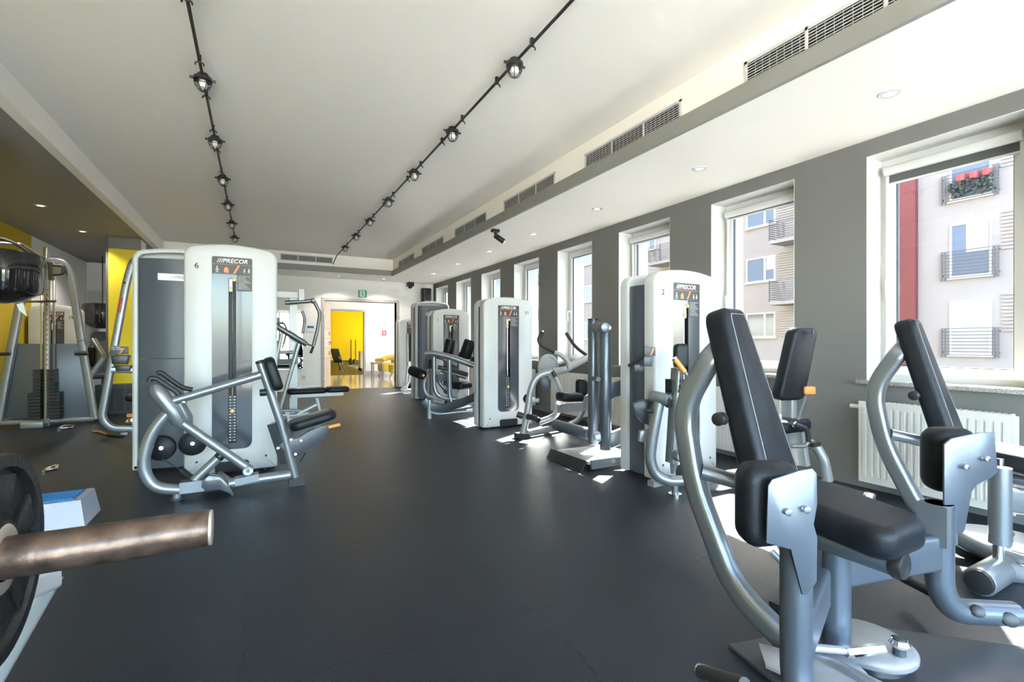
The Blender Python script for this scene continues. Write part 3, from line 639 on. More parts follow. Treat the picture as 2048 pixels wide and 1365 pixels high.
o = MB().bb(1.0, 1.16, YF - .008, YF - .001, 1.32, 1.47).build('wall_notice', 'paper'); tag(o, 'small white and blue printed notice beside the door frame', 'notice')
MB().bb(1.01, 1.15, YF - .0095, YF - .0081, 1.40, 1.45).build('blue_print', 'blue_plastic', o, smooth=False)
o = MB().bb(.32, .92, YF - .012, YF - .002, .48, 1.78).build('wall_mirror', 'mirror', smooth=False); tag(o, 'tall mirror on the far wall behind the bench press', 'mirror')
o = MB().bb(-3.0, -1.75, 12.585, 12.6, .36, 2.12).build('wall_mirror', 'mirror', smooth=False); tag(o, 'large wall mirror beside the yellow pillar', 'mirror')
o = MB().bb(XW - .012, XW - .001, 5.02, 5.08, .30, .42).build('wall_socket', 'pvc'); tag(o, 'white wall socket under the window behind the abdominal machine', 'socket')

# ================================================================ MACHINE TOWERS
def tower(root, x0, x1, y, H, depth, facing=1, number=None, num_side=-1, icon=True):
    """weight tower: front toward -Y for facing 1 (the shell side toward -Y for facing -1)"""
    w = x1 - x0; cx = (x0 + x1) / 2
    if facing == 1: T = lambda a, d, z: V((cx + a, y + d, z))
    else: T = lambda a, d, z: V((cx - a, y + depth - d, z))
    def ring(name, outer, inner, d0, d1, m, par, lip=.018):
        mb = MB(); k = len(outer); lay = [(inner, d0 + .02, 0), (inner, d0 + .004, 0), (inset(inner, -.012), d0, 0), (inset(outer, lip), d0, 0), (inset(outer, lip * .35), d0 + lip * .35, 0), (outer, d0 + lip, 0), (outer, d1, 0), (inner, d1, 0)]
        vs = [T(a, d, z) for ol, d, _ in lay for a, z in ol]; L = len(lay)
        fs = [(i * k + j, i * k + (j + 1) % k, ((i + 1) % L) * k + (j + 1) % k, ((i + 1) % L) * k + j) for i in range(L) for j in range(k)]
        return mb.add(vs, fs).build(name, m, par)
    n = 6
    def ol(wd, z0, z1, rt, rb, arch=0.0):
        out = []
        for ccx, ccz, r, a0 in ((wd / 2 - rt, z1 - rt, rt, 0), (-wd / 2 + rt, z1 - rt, rt, 90), (-wd / 2 + rb, z0 + rb, rb, 180), (wd / 2 - rb, z0 + rb, rb, 270)):
            for i in range(n + 1):
                a = math.radians(a0 + 90 * i / n); px, pz = ccx + r * math.cos(a), ccz + r * math.sin(a)
                if ccz > 1: pz -= arch * (abs(px) / (wd / 2)) ** 2
                out.append((px, pz))
            if a0 == 0:      # points along the top so the arch curves
                for q in (.6, .2, -.2, -.6): px = q * (wd / 2 - rt); out.append((px, z1 - arch * (abs(px) / (wd / 2)) ** 2))
        return out
    pw = w * .43; zb, zt = .20, H - .105; sh = .0 
    outer = ol(w, .02, H, .07, .012, .045); inner = ol(pw, zb, zt, .012, .06)
    fr = ring('tower_frame', outer, inner, 0, .11, 'tower_light', root)
    rear_in = ol(w - .10, .05, H - .085, .03, .02, .03)
    ring('rear_frame', outer, rear_in, depth, depth - .09, 'tower_light', root, -.0) if False else None
    mb = MB(); k = len(outer)
    vs = [T(a, d, z) for ol_, d in ((inset(outer, .004), depth - .09), (outer, depth - .08), (outer, depth - .012), (inset(outer, .014), depth), (inset(outer, .034), depth), (inset(outer, .040), depth - .02)) for a, z in ol_]
    fs = [(i * k + j, i * k + (j + 1) % k, (i + 1) * k + (j + 1) % k, (i + 1) * k + j) for i in range(5) for j in range(k)]; fs.append(tuple(range(k)))
    mb.add(vs, fs).build('rear_frame', 'tower_light', root)
    # convex grey back shell with its seam and name plate
    mb = MB(); N = 16; hw = w / 2 - .045
    for z0, z1 in ((.03, .93), (.936, H - .10)):
        vs = []
        for i in range(N + 1):
            q = -1 + 2 * i / N; d = depth - .012 + .075 * (1 - abs(q) ** 2.4)
            for z in (z0, z1): vs.append(T(q * hw, d, z))
        mb.add(vs, [(2 * i, 2 * i + 1, 2 * i + 3, 2 * i + 2) for i in range(N)])
    vs = [T((-1 + 2 * i / N) * hw, depth - .012 + .075 * (1 - abs(-1 + 2 * i / N) ** 2.4), H - .10) for i in range(N + 1)] + [T(hw, depth - .03, H - .10), T(-hw, depth - .03, H - .10)]
    mb.add(vs, [tuple(range(N + 3))])
    bs = mb.build('back_shell', 'tower_grey', root)
    mb = MB().add([T(a, depth + .064 + b, z) for a in (-.17, .17) for b in (-.006, .003) for z in (H - .28, H - .225)], [(0, 1, 3, 2), (4, 6, 7, 5), (0, 4, 5, 1), (2, 3, 7, 6), (0, 2, 6, 4), (1, 5, 7, 3)])
    mb.build('name_plate', 'plate_silver', bs)
    exf = (T(1, 0, 0) - T(0, 0, 0)); nf = (T(0, 0, 0) - T(0, 1, 0))
    text_mesh('name_print', '///PRECOR', .038, T(0, depth + .0675, H - .2525), -exf, UP, 'label_grey', bs, .0006, .25)
    # dark convex side shell between the two frames
    for sd in (-1, 1):
        mb = MB(); vs = []; N2 = 8
        for i in range(N2 + 1):
            q = -1 + 2 * i / N2; d = .11 + (depth - .20) * (i / N2); off = w / 2 - .030 + .022 * (1 - q * q)
            for z in (.03, H - .12): vs.append(T(sd * off, d, z))
        mb.add(vs, [(2 * i, 2 * i + 1, 2 * i + 3, 2 * i + 2) for i in range(N2)]); mb.build('side_shell', 'tower_grey', root)
    # recessed display panel with slot, weights, cable, pin, instruction label
    mb = MB(); pts = ol(pw + .004, zb - .002, zt + .002, .012, .06)
    sw = .027
    lft = [T(a, .014, z) for a, z in ((-pw / 2, zb), (-sw, zb), (-sw, zt), (-pw / 2, zt))]; rgt = [T(a, .014, z) for a, z in ((sw, zb), (pw / 2, zb), (pw / 2, zt), (sw, zt))]
    top_ = [T(a, .014, z) for a, z in ((-sw, zt - .17), (sw, zt - .17), (sw, zt), (-sw, zt))]; bot_ = [T(a, .014, z) for a, z in ((-sw, zb), (sw, zb), (sw, zb + .05), (-sw, zb + .05))]
    for qd in (lft, rgt, top_, bot_): mb.add(qd, [(0, 1, 2, 3)])
    pn = mb.build('display_panel', 'panel_dark', root, smooth=False)
    zs0, zs1 = zb + .05, zt - .17
    mb = MB().add([T(a, d, z) for a in (-sw - .002, sw + .002) for d in (.05, .06) for z in (zs0 - .01, zs1 + .01)], [(0, 1, 3, 2), (4, 6, 7, 5), (0, 4, 5, 1), (2, 3, 7, 6), (0, 2, 6, 4), (1, 5, 7, 3)])
    for sd in (-1, 1): mb.add([T(sd * (sw + .001), d, z) for d in (.0145, .05) for z in (zs0, zs1)], [(0, 1, 3, 2)])
    mb.build('slot', 'slot_black', pn, smooth=False)
    mb = MB(); nW = 16; zz = zs0 + .01
    for j in range(nW):
        mb.box(T(0, .036, zz + .011), (sw * 2 - .008, .02, .019)); zz += .0235
    mb.build('weight_stack', 'plastic_dark', pn, smooth=False)
    mb = MB(); zz = zs0 + .01
    for j in range(nW):
        for sd in (-.016, .016): mb.box(T(sd, .0245, zz + .011), (.009, .003, .006))
        zz += .0235
    mb.build('weight_numbers', 'text_white', pn, smooth=False)['kind'] = 'stuff'
    mb = MB().tube([T(0, .034, zz), T(0, .034, zs1)], .0035, n=6); mb.cyl(T(0, .034, zz), T(0, .034, zz + .07), .008, 8)
    mb.build('cable', 'chrome', pn)
    MB().cyl(T(.0, .024, zs0 + .26), T(.0, .008, zs0 + .26), .016, 14, .004).build('selector_pin', 'amber', pn)
    mb = MB(); mb.box(T(-.012, .018, zs1 - .055), (.022, .016, .10)); mb.build('pin_holder', 'paper', pn)
    MB().cyl(T(.014, .02, zs1 - .01), T(.014, .004, zs1 - .01), .014, 12, .003).build('spare_knob', 'amber', pn)
    MB().cyl(T(-.012, .011, zs1 - .08), T(-.012, .003, zs1 - .08), .011, 12, .003).build('spare_knob', 'amber', pn)
    mb = MB().add([T(a, d, z) for a in (-pw / 2 + .001, pw / 2 - .001) for d in (.0125, .0138) for z in (zt - .135, zt - .001)], [(0, 1, 3, 2), (4, 6, 7, 5), (0, 4, 5, 1), (2, 3, 7, 6), (0, 2, 6, 4), (1, 5, 7, 3)])
    mb.add([T(a, d, z) for a in (sw + .004, pw / 2 - .001) for d in (.0125, .0138) for z in (zt - .27, zt - .136)], [(0, 1, 3, 2), (4, 6, 7, 5), (0, 4, 5, 1), (2, 3, 7, 6), (0, 2, 6, 4), (1, 5, 7, 3)])
    lb = mb.build('instruction_label', 'label_grey', pn, smooth=False)
    text_mesh('brand_print', '///PRECOR', .047, T(0, .0122, zt - .03), exf, UP, 'text_white', lb, .0006, .22, bold=True)
    mb = MB(); a0 = -pw / 2
    def qd(mb, pts): mb.add([T(a, .0118, z) for a, z in pts], [tuple(range(len(pts)))])
    qd(mb, ((a0 + .003, zt - .058), (-a0 - .003, zt - .058), (-a0 - .003, zt - .056), (a0 + .003, zt - .056)))
    qd(mb, ((.005, zt - .128), (.022, zt - .128), (.055, zt - .062), (.038, zt - .062)))
    qd(mb, ((-.06, zt - .122), (-.025, zt - .126), (-.028, zt - .09), (-.042, zt - .075), (-.058, zt - .09)))
    mb.build('orange_print', 'orange_print', lb, smooth=False)['kind'] = 'stuff'
    mb = MB()
    def stick(mb, px, pz, s):
        for A, B in (((0, .05), (0, .02)), ((0, .02), (-.012, 0)), ((0, .02), (.012, 0)), ((0, .045), (-.014, .022)), ((0, .045), (.014, .022))):
            mb.tube([T(px + A[0] * s, .0118, pz + A[1] * s), T(px + B[0] * s, .0118, pz + B[1] * s)], .0016, n=4)
        mb.lathe(T(px, .0118, pz + .056 * s), nf, [(.001, -.001), (.006 * s, -.001), (.006 * s, .001), (.001, .001)], 8)
    stick(mb, -.105, zt - .128, .85); stick(mb, .085, zt - .12, .6); stick(mb, .118, zt - .12, .6)
    for j in range(9): mb.tube([T(sw + .014, .0118, zt - .15 - j * .0125), T(pw / 2 - .012 - (j * 7 % 4) * .012, .0118, zt - .15 - j * .0125)], .0012, n=4)
    mb.build('figure_print', 'text_white', lb, smooth=False)['kind'] = 'stuff'
    if number: text_mesh('number_decal', number, .062, T(num_side * (w / 2 - .085), -.0006, H - .19), exf, UP, 'text_dark', fr, .0008, bold=True)
    # black slab painted as the shade in the apron cutout, then feet
    mb = MB().slab([(a, z) for a, z in rrect(pw * .85, .085, .02, 3)], T(0, -.002, .065), exf, UP, -nf, .03); mb.build('cutout_shade', 'slot_black', fr)
    mb = MB()
    for sd in (-1, 1):
        for d in (.05, depth - .04): mb.cyl(T(sd * (w / 2 - .09), d, 0), T(sd * (w / 2 - .09), d, .03), .03, 12)
    mb.build('levelling_feet', 'plastic_black', root)
    for sd in (-1, 1): MB().lathe(T(sd * (w / 2 - .085), .0, .125), nf, [(.001, .0005), (.009, .0005), (.009, .0015), (.001, .0015)], 10).build('screw_cap', 'slot_black', fr)

# ---- machine 6 : seated row
m6 = thing('row_machine', 'seated row machine with chest pad, pale tower numbered 6', 'gym machine', (-.17, 4.2, 0))
tower(m6, -.497, .158, 4.49, 1.86, .27, 1, '6', -1)
P = lambda u, v, y=3.95: W(u, v, Y=y)
MB().tube([P(352, 812), P(318, 845), P(297, 880), P(284, 935), P(305, 976), P(362, 981), P(470, 966), P(581, 950)], .036, .10, 14).build('base_frame', 'silver', m6)
MB().tube([P(362, 845), P(500, 940)], .031).build('lever_tube', 'silver', m6)
MB().tube([P(308, 770), P(312, 778), P(322, 792), P(345, 822), P(360, 846), P(366, 854)], .05, n=14, scale=[.45, .85, 1, 1, .85, .45]).build('lever_arm', 'silver', m6)
MB().tube([P(330, 768, 4.15), P(345, 792, 4.15), P(372, 838, 4.15), P(378, 850, 4.15)], .046, n=14, scale=[.6, 1, 1, .6]).build('lever_arm', 'silver', m6)
MB().tube([P(345, 803), P(522, 750)], .029).build('top_beam', 'silver', m6)
MB().tube([P(521, 727), P(563, 850), P(592, 962)], .030, .04).build('upright', 'silver', m6)
ua = (P(521, 727) - P(563, 850)).normalized()
MB().cyl(P(521, 727), P(521, 727) + ua * .022, .032, 14, .008).build('end_cap', 'plastic_black', m6)
nn = V((0, 1, 0)).cross(ua); nn = nn if nn.x > 0 else -nn
MB().slab(rrect(.24, .25, .05, 4), P(532, 752) + nn * .012, (0, 1, 0), ua, nn, .075, .028, 4).build('chest_pad', 'leather', m6)
MB().cyl(P(519, 786, 3.93), P(530, 786, 3.93) + nn * .01, .026, 12, .006).build('adjust_knob', 'plastic_black', m6)
a, b = P(580, 862), P(672, 833); d_ = (b - a).normalized(); up_ = V((0, 1, 0)).cross(d_); up_ = up_ if up_.z > 0 else -up_
MB().slab(rrect((b - a).length, .26, .07, 4), (a + b) / 2 - up_ * .0, d_, (0, 1, 0), up_, .065, .024, 4).build('seat', 'leather', m6)
cp = [P(u, v, 3.93) for u, v in ((557, 893), (566, 884), (582, 879), (598, 876), (612, 866), (640, 853), (658, 850), (656, 866), (640, 888), (612, 904), (588, 916), (570, 906))]
MB().plate(cp, (0, .05, 0), .004).build('seat_carriage', 'plastic_dark', m6)
for u, v in ((582, 880), (602, 882), (591, 909), (556, 897)): MB().cyl(P(u, v, 3.925), P(u, v, 3.90), .012, 12, .003).build('bolt', 'chrome', m6)
MB().tube([P(546, 847, 3.98), P(572, 925, 3.98)], .042, n=4).build('carriage_sleeve', 'plastic_dark', m6)
MB().tube([P(657, 855), P(680, 850)], .014, n=10).build('seat_lever', 'orange', m6)
MB().tube([P(612, 905), P(600, 925)], .006, n=6).build('gas_strut', 'plastic_black', m6)
for u, v, yy in ((322, 897, 4.12), (385, 888, 4.22)):
    MB().lathe(P(u, v, yy), (0, -1, 0), [(.001, -.06), (.05, -.055), (.084, -.03), (.090, -.01), (.080, .012), (.05, .026), (.012, .03)], 28).build('thigh_roller', 'leather', m6)
    MB().cyl(P(u, v, yy - .028), P(u, v, yy - .036), .013, 12).build('roller_bolt', 'chrome', m6)
    MB().cyl(P(u, v, yy + .05), P(u, v, 4.49), .012, 8).build('roller_axle', 'silver', m6)
MB().tube([P(299, 764), P(300, 757), P(312, 757), P(356, 786), P(366, 802)], .0165, .03, 10).build('handle_grip', 'grip_black', m6)
MB().tube([P(314, 748, 4.05), P(321, 745, 4.05), P(364, 776, 4.05), P(385, 780, 4.05)], .0165, .03, 10).build('handle_grip', 'grip_black', m6)
MB().cyl(P(366, 802), P(369, 808), .019, 12, .004).build('grip_end', 'chrome', m6)
MB().tube([P(388, 962, 3.97), P(438, 915, 3.97)], .031).build('stop_tube', 'silver', m6)
MB().cyl(P(436, 917, 3.97), P(443, 910, 3.97), .033, 14, .004).build('stop_cap', 'plastic_black', m6)
MB().box(P(385, 972), (.14, .085, .075)).build('clamp_block', 'silver', m6)
MB().box(P(494, 958), (.15, .085, .05), Matrix.Rotation(-.12, 3, 'Y') @ Matrix.Identity(3)).build('pivot_bracket', 'silver', m6)
MB().cyl(P(496, 943, 3.90), P(496, 943, 4.0), .035, 16, .005).build('pivot_boss', 'silver', m6)
MB().cyl(P(496, 943, 3.895), P(496, 943, 3.90), .013, 12).build('bolt', 'plastic_dark', m6)
MB().tube([P(362, 940, 4.1), P(385, 958, 4.05)], .022, n=8).build('damper', 'plastic_black', m6)
MB().tube([P(324, 918, 4.1), P(364, 942, 4.1)], .004, n=6).build('pull_cable', 'plastic_black', m6)
for yy in (3.86, 4.06):
    ol_ = [P(u, v, yy) for u, v in ((404, 965), (418, 952), (440, 955), (455, 968), (466, 985), (470, 999), (458, 988), (440, 980), (412, 982), (403, 976))]
    MB().plate(ol_, (0, .07, 0), .003).build('foot_plate', 'panel_dark', m6)
MB().tube([P(354, 985), P(354, 996)], .024).build('leg_stub', 'silver', m6); MB().cyl(P(354, 996), P(354, 1001), .038, 14).build('levelling_foot', 'plastic_dark', m6)
fp = P(593, 968); MB().box((fp.x, fp.y, .028), (.11, .12, .056)).build('rubber_foot', 'plastic_black', m6)
MB().tube([P(460, 967), P(440, 950, 4.5)], .03).build('tower_link', 'silver', m6)

# ---- leg curl station: tower turned away, back shell toward the room
b6 = thing('leg_curl_machine', 'leg curl machine with its grey curved tower back behind the machine numbered 6', 'gym machine', (-.54, 5.1, 0))
tower(b6, -.89, -.19, 4.90, 1.86, .33, -1)
MB().rtube([(-.9, 5.1, .83), (-1.06, 5.1, .84)], .05, .05).build('placard_arm', 'silver', b6)
PB = lambda u, v, y=5.06: W(u, v, Y=y)
MB().plate([PB(219, 710), PB(256, 709), PB(256, 694), PB(224, 692)], (0, .02, 0), .003).build('placard', 'label_grey', b6)
MB().plate([PB(238, 708, 5.055), PB(242, 707, 5.055), PB(250, 696, 5.055), PB(246, 696, 5.055)], (0, -.003, 0)).build('placard_stripe', 'orange_print', b6)
text_mesh('placard_print', 'SEATED\nLEG CURL', .017, PB(222, 697, 5.055), (1, 0, 0), UP, 'text_white', b6, .0006, align='LEFT')
MB().plate([PB(223, 729), PB(254, 729), PB(257, 711), PB(221, 711)], (0, .1, 0), .008).build('placard_housing', 'plastic_black', b6)
MB().plate([PB(231, 743), PB(260, 743), PB(261, 731), PB(230, 731)], (0, .08, 0), .006).build('lower_housing', 'plastic_black', b6)

# ---- tall pulley frame next to the yellow pillar
YQ = 7.0
pf = thing('pulley_station', 'tall silver pulley station frame with a red sticker before the yellow pillar', 'gym machine', (-1.6, YQ, 0))
Q = lambda u, v, y=YQ: W(u, v, Y=y)
lp = [Q(300, 516), Q(268, 518), Q(254, 560), Q(212, 790), Q(203, 838), Q(222, 858), Q(300, 862)]
lp = [V((p.x, YQ, max(p.z, .045))) for p in lp]
MB().rtube(lp, .075, .065, .16, up=(0, 1, 0)).build('frame_loop', 'silver', pf)
MB().bb(lp[0].x - .02, lp[0].x + .08, YQ - .04, YQ + .04, 0, lp[0].z + .04).build('rear_post', 'silver', pf)
MB().plate([Q(240, 596, YQ - .035), Q(246, 596, YQ - .035), Q(241, 625, YQ - .035), Q(235, 625, YQ - .035)], (0, -.006, 0), .002).build('red_sticker', 'red_plastic', pf)
MB().cyl(Q(249, 566, YQ - .033), Q(249, 566, YQ - .04), .012, 10).build('bolt_hole', 'slot_black', pf)
f_ = lp[5]; MB().cyl((f_.x + .12, YQ, 0), (f_.x + .12, YQ, .03), .035, 12).build('levelling_foot', 'pvc', pf)
# low dark storage bin and parts in front of the pillar
t = thing('storage_bin', 'low dark translucent storage bin standing at the foot of the yellow pillar', 'bin', (-1.82, 9.2, 0))
MB().bb(-2.10, -1.62, 9.15, 9.40, .0, .44).build('bin_body', 'tower_grey', t)
for k in range(4): MB().bb(-2.07 + k * .115, -1.99 + k * .115, 9.14, 9.15, .05, .38).build('rib', 'plastic_dark', t)
t = thing('leg_bench', 'black bench end with an orange knob and chrome wheel by the pillar', 'bench', (-1.40, 7.4, 0))
MB().slab(rrect(.35, .18, .05), (-1.25, 7.5, .34), (1, 0, 0), (0, 1, 0), (0, 0, 1), .09, .03).build('pad', 'leather', t); MB().tube([(-1.22, 7.5, .34), (-1.22, 7.5, 0)], .03).build('post', 'silver', t)
MB().bb(-1.40, -1.27, 7.42, 7.46, .15, .19).build('orange_knob', 'orange', t); MB().cyl((-1.36, 7.42, .08), (-1.36, 7.47, .08), .06, 18, .01).build('wheel', 'chrome', t)
# loose cable handles lying on the rubber
def loose(label, pts, name='pulley_attachment'):
    o = MB().tube(pts, .012, .04, 8).build(name, 'chrome'); return tag(o, label, 'pulley attachment')
loose('chrome stirrup handle lying on the floor by the cable station', [W(118, 857, z=.014), W(128, 852, z=.014), W(148, 851, z=.014), W(143, 856, z=.014), W(121, 858, z=.014)])
loose('chrome bar handle on the floor near the black weight plates', [W(88, 942, z=.014), W(98, 936, z=.014), W(116, 931, z=.014), W(112, 938, z=.014), W(92, 941, z=.014)])
t = thing('cable_clip', 'brass coloured snap clips and strap lying before the pulley frame', 'cable clip', W(215, 866, z=0))
p0, p1, p2 = W(186, 864, z=.015), W(213, 869, z=.015), W(250, 873, z=.015)
MB().tube([p0, p0 + V((.06, -.03, 0)), p1], .014, .02, 8).build('clip', 'copper', t); MB().slab(rrect(.26, .06, .025), ((p1 + p2) / 2).xy.to_3d() + V((0, 0, .004)), (p2 - p1).normalized(), UP.cross((p2 - p1).normalized()), UP, .02, .006).build('strap', 'plastic_black', t)

# ---- cable station on the left
YC = 8.3
cs = thing('cable_station', 'silver A-frame cable station with grey shroud and black weight stack', 'gym machine', (-2.4, YC, 0))
C = lambda u, v, y=YC: W(u, v, Y=y)
def flo(p): return V((p.x, p.y, max(p.z, 0.045)))
MB().rtube([C(96, 521), C(128, 524), C(141, 545), C(164, 690), flo(C(189, 846))], .085, .065, .1, up=(0, 1, 0)).build('a_frame_leg', 'silver', cs)
MB().rtube([C(92, 521), C(60, 524), C(52, 545), C(24, 690), flo(C(-4, 848))], .085, .065, .1, up=(0, 1, 0)).build('a_frame_leg', 'silver', cs)
MB().plate([C(32, 688, YC + .03), C(160, 688, YC + .03), C(181, 836, YC + .03), C(8, 838, YC + .03)], (0, .012, 0), .002).build('shroud', 'silver_blue', cs)
MB().rtube([flo(C(0, 847)), flo(C(188, 846))], .06, .07, up=(0, 1, 0)).build('base_tube', 'silver', cs)
MB().rtube([C(94, 517, YC - .05), V((C(94, 850, YC - .05).x, YC - .05, 0))], .055, .05, up=(0, 1, 0)).build('adjust_column', 'plate_silver', cs)
m = MB()
for k in range(28): m.cyl(C(94, 560 + k * 10, YC - .078), C(94, 560 + k * 10, YC - .0745), .008, 8)
m.build('adjust_holes', 'slot_black', cs)
for u in (83, 108): MB().tube([C(u, 525, YC - .02), V((C(u, 840, YC - .02).x, YC - .02, .06))], .014, n=8).build('guide_rod', 'chrome', cs)
for u0, u1 in ((73, 88), (100, 116)):
    m = MB(); zt_ = C(90, 738).z; n = 15
    for k in range(n):
        z = .10 + (zt_ - .10) * k / n; wd = .05 if k < 8 else 0
        xa, xb = C(u0, 700).x - (wd if u0 < 90 else 0), C(u1, 700).x + (wd if u0 > 90 else 0)
        m.bb(xa, xb, YC - .12, YC + .01, z, z + (zt_ - .10) / n - .006)
    m.build('weight_stack', 'plastic_black', cs, smooth=False)
MB().box(C(91, 543, YC - .06), (.16, .12, .22)).build('pulley_box', 'plastic_black', cs)
MB().tube([C(92, 525, YC - .06), C(93, 495, YC - .06)], .03, n=10).build('top_bolt', 'chrome', cs)
MB().tube([C(106, 530, YC - .08), C(128, 532, YC - .08), C(126, 548, YC - .08), C(106, 549, YC - .08)], .02, .03, 8).build('top_handle', 'grip_black', cs)
MB().tube([C(50, 604, YC - .12), C(113, 603, YC - .12)], .014, n=8).build('short_bar', 'chrome', cs)
MB().tube([C(150, 707, YC - .08), C(176, 707, YC - .08)], .03, n=10).build('side_grip', 'grip_black', cs)
MB().tube([C(-6, 709, YC - .08), C(20, 708, YC - .08)], .022, n=10).build('side_bar', 'plastic_black', cs)
fx = C(79, 850); MB().slab(rrect(.22, .2, .02), (fx.x, YC - .16, 0), (1, 0, 0), (0, 1, 0), (0, 0, 1), .09, .02).build('foot_block', 'silver_light', cs)
MB().tube([C(155, 684, YC - .08), C(165, 680, YC - .08), C(182, 686, YC - .08)], .006, .02, 6).build('blue_strap', 'blue_plastic', cs)
MB().tube([C(-20, 478, 6.6), C(5, 477, 6.6), C(38, 490, 6.6), C(62, 508, 6.6)], .02, .05, 10).build('lat_bar', 'grip_black', cs)
MB().tube([C(-20, 485, 6.6), C(45, 489, 6.6), C(95, 521, YC - .05)], .016, .03, 8).build('lat_bar_carrier', 'silver', cs)

# second pendant and bench, added as solid stand-ins for mirror reflections
def pendant(pd, pc, R_, zt):
    m = MB(); n = 72; k_ = R_ / .40
    prof = [(.05, .19), (.36, .19), (.385, .175), (.395, .12), (.40, 0), (.392, -.12), (.38, -.17), (.33, -.185)]
    vs = []; k = len(prof)
    for i in range(n):
        a = 2 * math.pi * i / n; lob = 1 - .035 * abs(math.cos(a * 6)) ** 6
        for r, h in prof: vs.append(V((pc.x + r * k_ * lob * math.cos(a), pc.y + r * k_ * lob * math.sin(a), pc.z + h)))
    m.add(vs, [(i * k + j, ((i + 1) % n) * k + j, ((i + 1) % n) * k + j + 1, i * k + j + 1) for i in range(n) for j in range(k - 1)])
    m.build('drum_shade', 'gloss_black', pd)
    MB().lathe((pc.x, pc.y, pc.z - .185), (0, 0, -1), [(.33 * k_, 0), (.24 * k_, .06), (.12 * k_, .085), (.02, .09)], 32).build('lower_cone', 'gloss_black', pd)
    MB().cyl((pc.x, pc.y, pc.z + .18), (pc.x, pc.y, zt), .008, 8).build('cord', 'plastic_black', pd)
    MB().lathe((pc.x, pc.y, pc.z + .185), UP, [(.06, 0), (.05, .02), (.001, .025)], 16).build('top_cap', 'gloss_black', pd)
pc2 = W(205, 629, D=9.0); pd2 = thing('pendant_lamp', 'glossy black drum pendant standing in for a reflection in the wall mirror', 'pendant lamp', (pc2.x, pc2.y, ZL)); pendant(pd2, pc2, .30, ZL)
gs = thing('reflection_bench', 'dark grey padded training bench standing in for a reflection in the wall mirror', 'bench', (-2.5, 11.4, 0))
MB().slab(rrect(.5, .80, .08), (-2.45, 11.5, .86), (1, 0, 0), (0, .25, 1), (0, -1, .25), .10, .03).build('backrest', 'tower_grey', gs)
MB().slab(rrect(.5, .4, .08), (-2.45, 11.25, .42), (1, 0, 0), (0, 1, 0), (0, 0, 1), .10, .03).build('seat', 'tower_grey', gs)
MB().rtube([(-2.45, 11.25, .42), (-2.45, 11.3, 0)], .08, .08, up=(1, 0, 0)).build('post', 'silver', gs)
MB().rtube([(-2.45, 11.6, 1.1), (-2.45, 11.7, .02), (-2.45, 11.2, .02)], .06, .06, up=(1, 0, 0)).build('frame', 'silver', gs)
# ---- machine 15
m15 = thing('abduction_tower', 'pale machine tower numbered 15 behind the cable station', 'gym machine', (-2.7, 9.75, 0))
tower(m15, -2.97, -2.40, 9.6, 1.64, .33, 1, '15', 1)
MB().slab(rrect(.3, .3, .05), (-2.28, 9.2, .62), (1, 0, 0), (0, 1, 0), (0, 0, 1), .10, .03).build('seat', 'leather', m15)
MB().slab(rrect(.18, .35, .06), (-2.20, 9.3, .85), (0, 1, 0), (0, 0, 1), (1, 0, 0), .09, .03).build('backrest', 'leather', m15)
MB().tube([(-2.28, 9.2, .62), (-2.28, 9.2, 0)], .04).build('post', 'silver', m15)
MB().rtube([(-2.15, 9.3, 1.12), (-1.98, 9.1, .86), (-2.2, 9.0, .42)], .07, .05, .05).build('lever', 'silver', m15)
MB().rtube([(-2.2, 9.0, .42), (-2.28, 9.2, .3)], .07, .05).build('lever_link', 'silver', m15)
# ---- glossy pendant
pc = W(-28, 546, D=4.3); 
pd = thing('pendant_lamp', 'large glossy black fluted drum pendant with a white paper tag', 'pendant lamp', (pc.x, pc.y, ZL))
pendant(pd, pc, .40, ZL)
pt = W(33, 609, D=3.95); MB().plate([pt, pt + RT * .055 + UP * .012, pt + RT * .085 - UP * .10, pt + RT * .02 - UP * .05], FW * .001).build('paper_tag', 'paper', pd)
MB().tube([pt + RT * .02 + UP * .005, V((pc.x + .22, pc.y - .1, pc.z - .24))], .002, n=4).build('tag_string', 'plastic_black', pd)

# ================================================================ BENCH PRESS BEHIND MACHINE 6
YP = 7.4
bp_ = thing('chest_press', 'silver bench press station with swinging arms and a flat black bench', 'gym machine', (.6, YP, 0))
P7 = lambda u, v, y=YP: W(u, v, Y=y)
x_ = P7(588, 700).x
MB().bb(x_ - .05, x_ + .05, YP + .1, YP + .2, 0, P7(588, 584).z).build('main_post', 'silver_light', bp_)
MB().bb(x_ - .22, x_ + .12, YP + .06, YP + .14, P7(588, 588).z - .05, P7(588, 588).z + .03).build('top_crossbar', 'silver_light', bp_)
x2 = P7(603, 600).x; MB().bb(x2 - .035, x2 + .035, YP - .02, YP + .06, P7(603, 606).z, P7(603, 579).z).build('stub_post', 'silver_light', bp_)
MB().tube([P7(570, 606), P7(598, 604), P7(626, 602)], .03, n=10).build('pivot_tube', 'silver', bp_)
MB().cyl(P7(623, 602, YP - .06), P7(629, 602, YP - .06), .04, 14, .006).build('pivot_cap', 'silver_light', bp_)
MB().tube([P7(628, 603), P7(640, 626), P7(636, 655), P7(627, 692)], .024, .06).build('press_arm', 'silver', bp_)
MB().tube([P7(627, 693), P7(621, 707)], .017).build('grip', 'grip_black', bp_)
MB().tube([P7(604, 622, YP + .6), P7(610, 640, YP + .6), P7(605, 668, YP + .6)], .022, .05).build('press_arm', 'silver', bp_)
MB().tube([P7(548, 648), P7(558, 656), P7(605, 684), P7(614, 690)], .042, n=12, scale=[.9, 1, 1, .7]).build('swing_arm', 'silver', bp_)
MB().tube([P7(612, 688), P7(626, 692)], .012, n=8).build('link_rod', 'chrome', bp_)
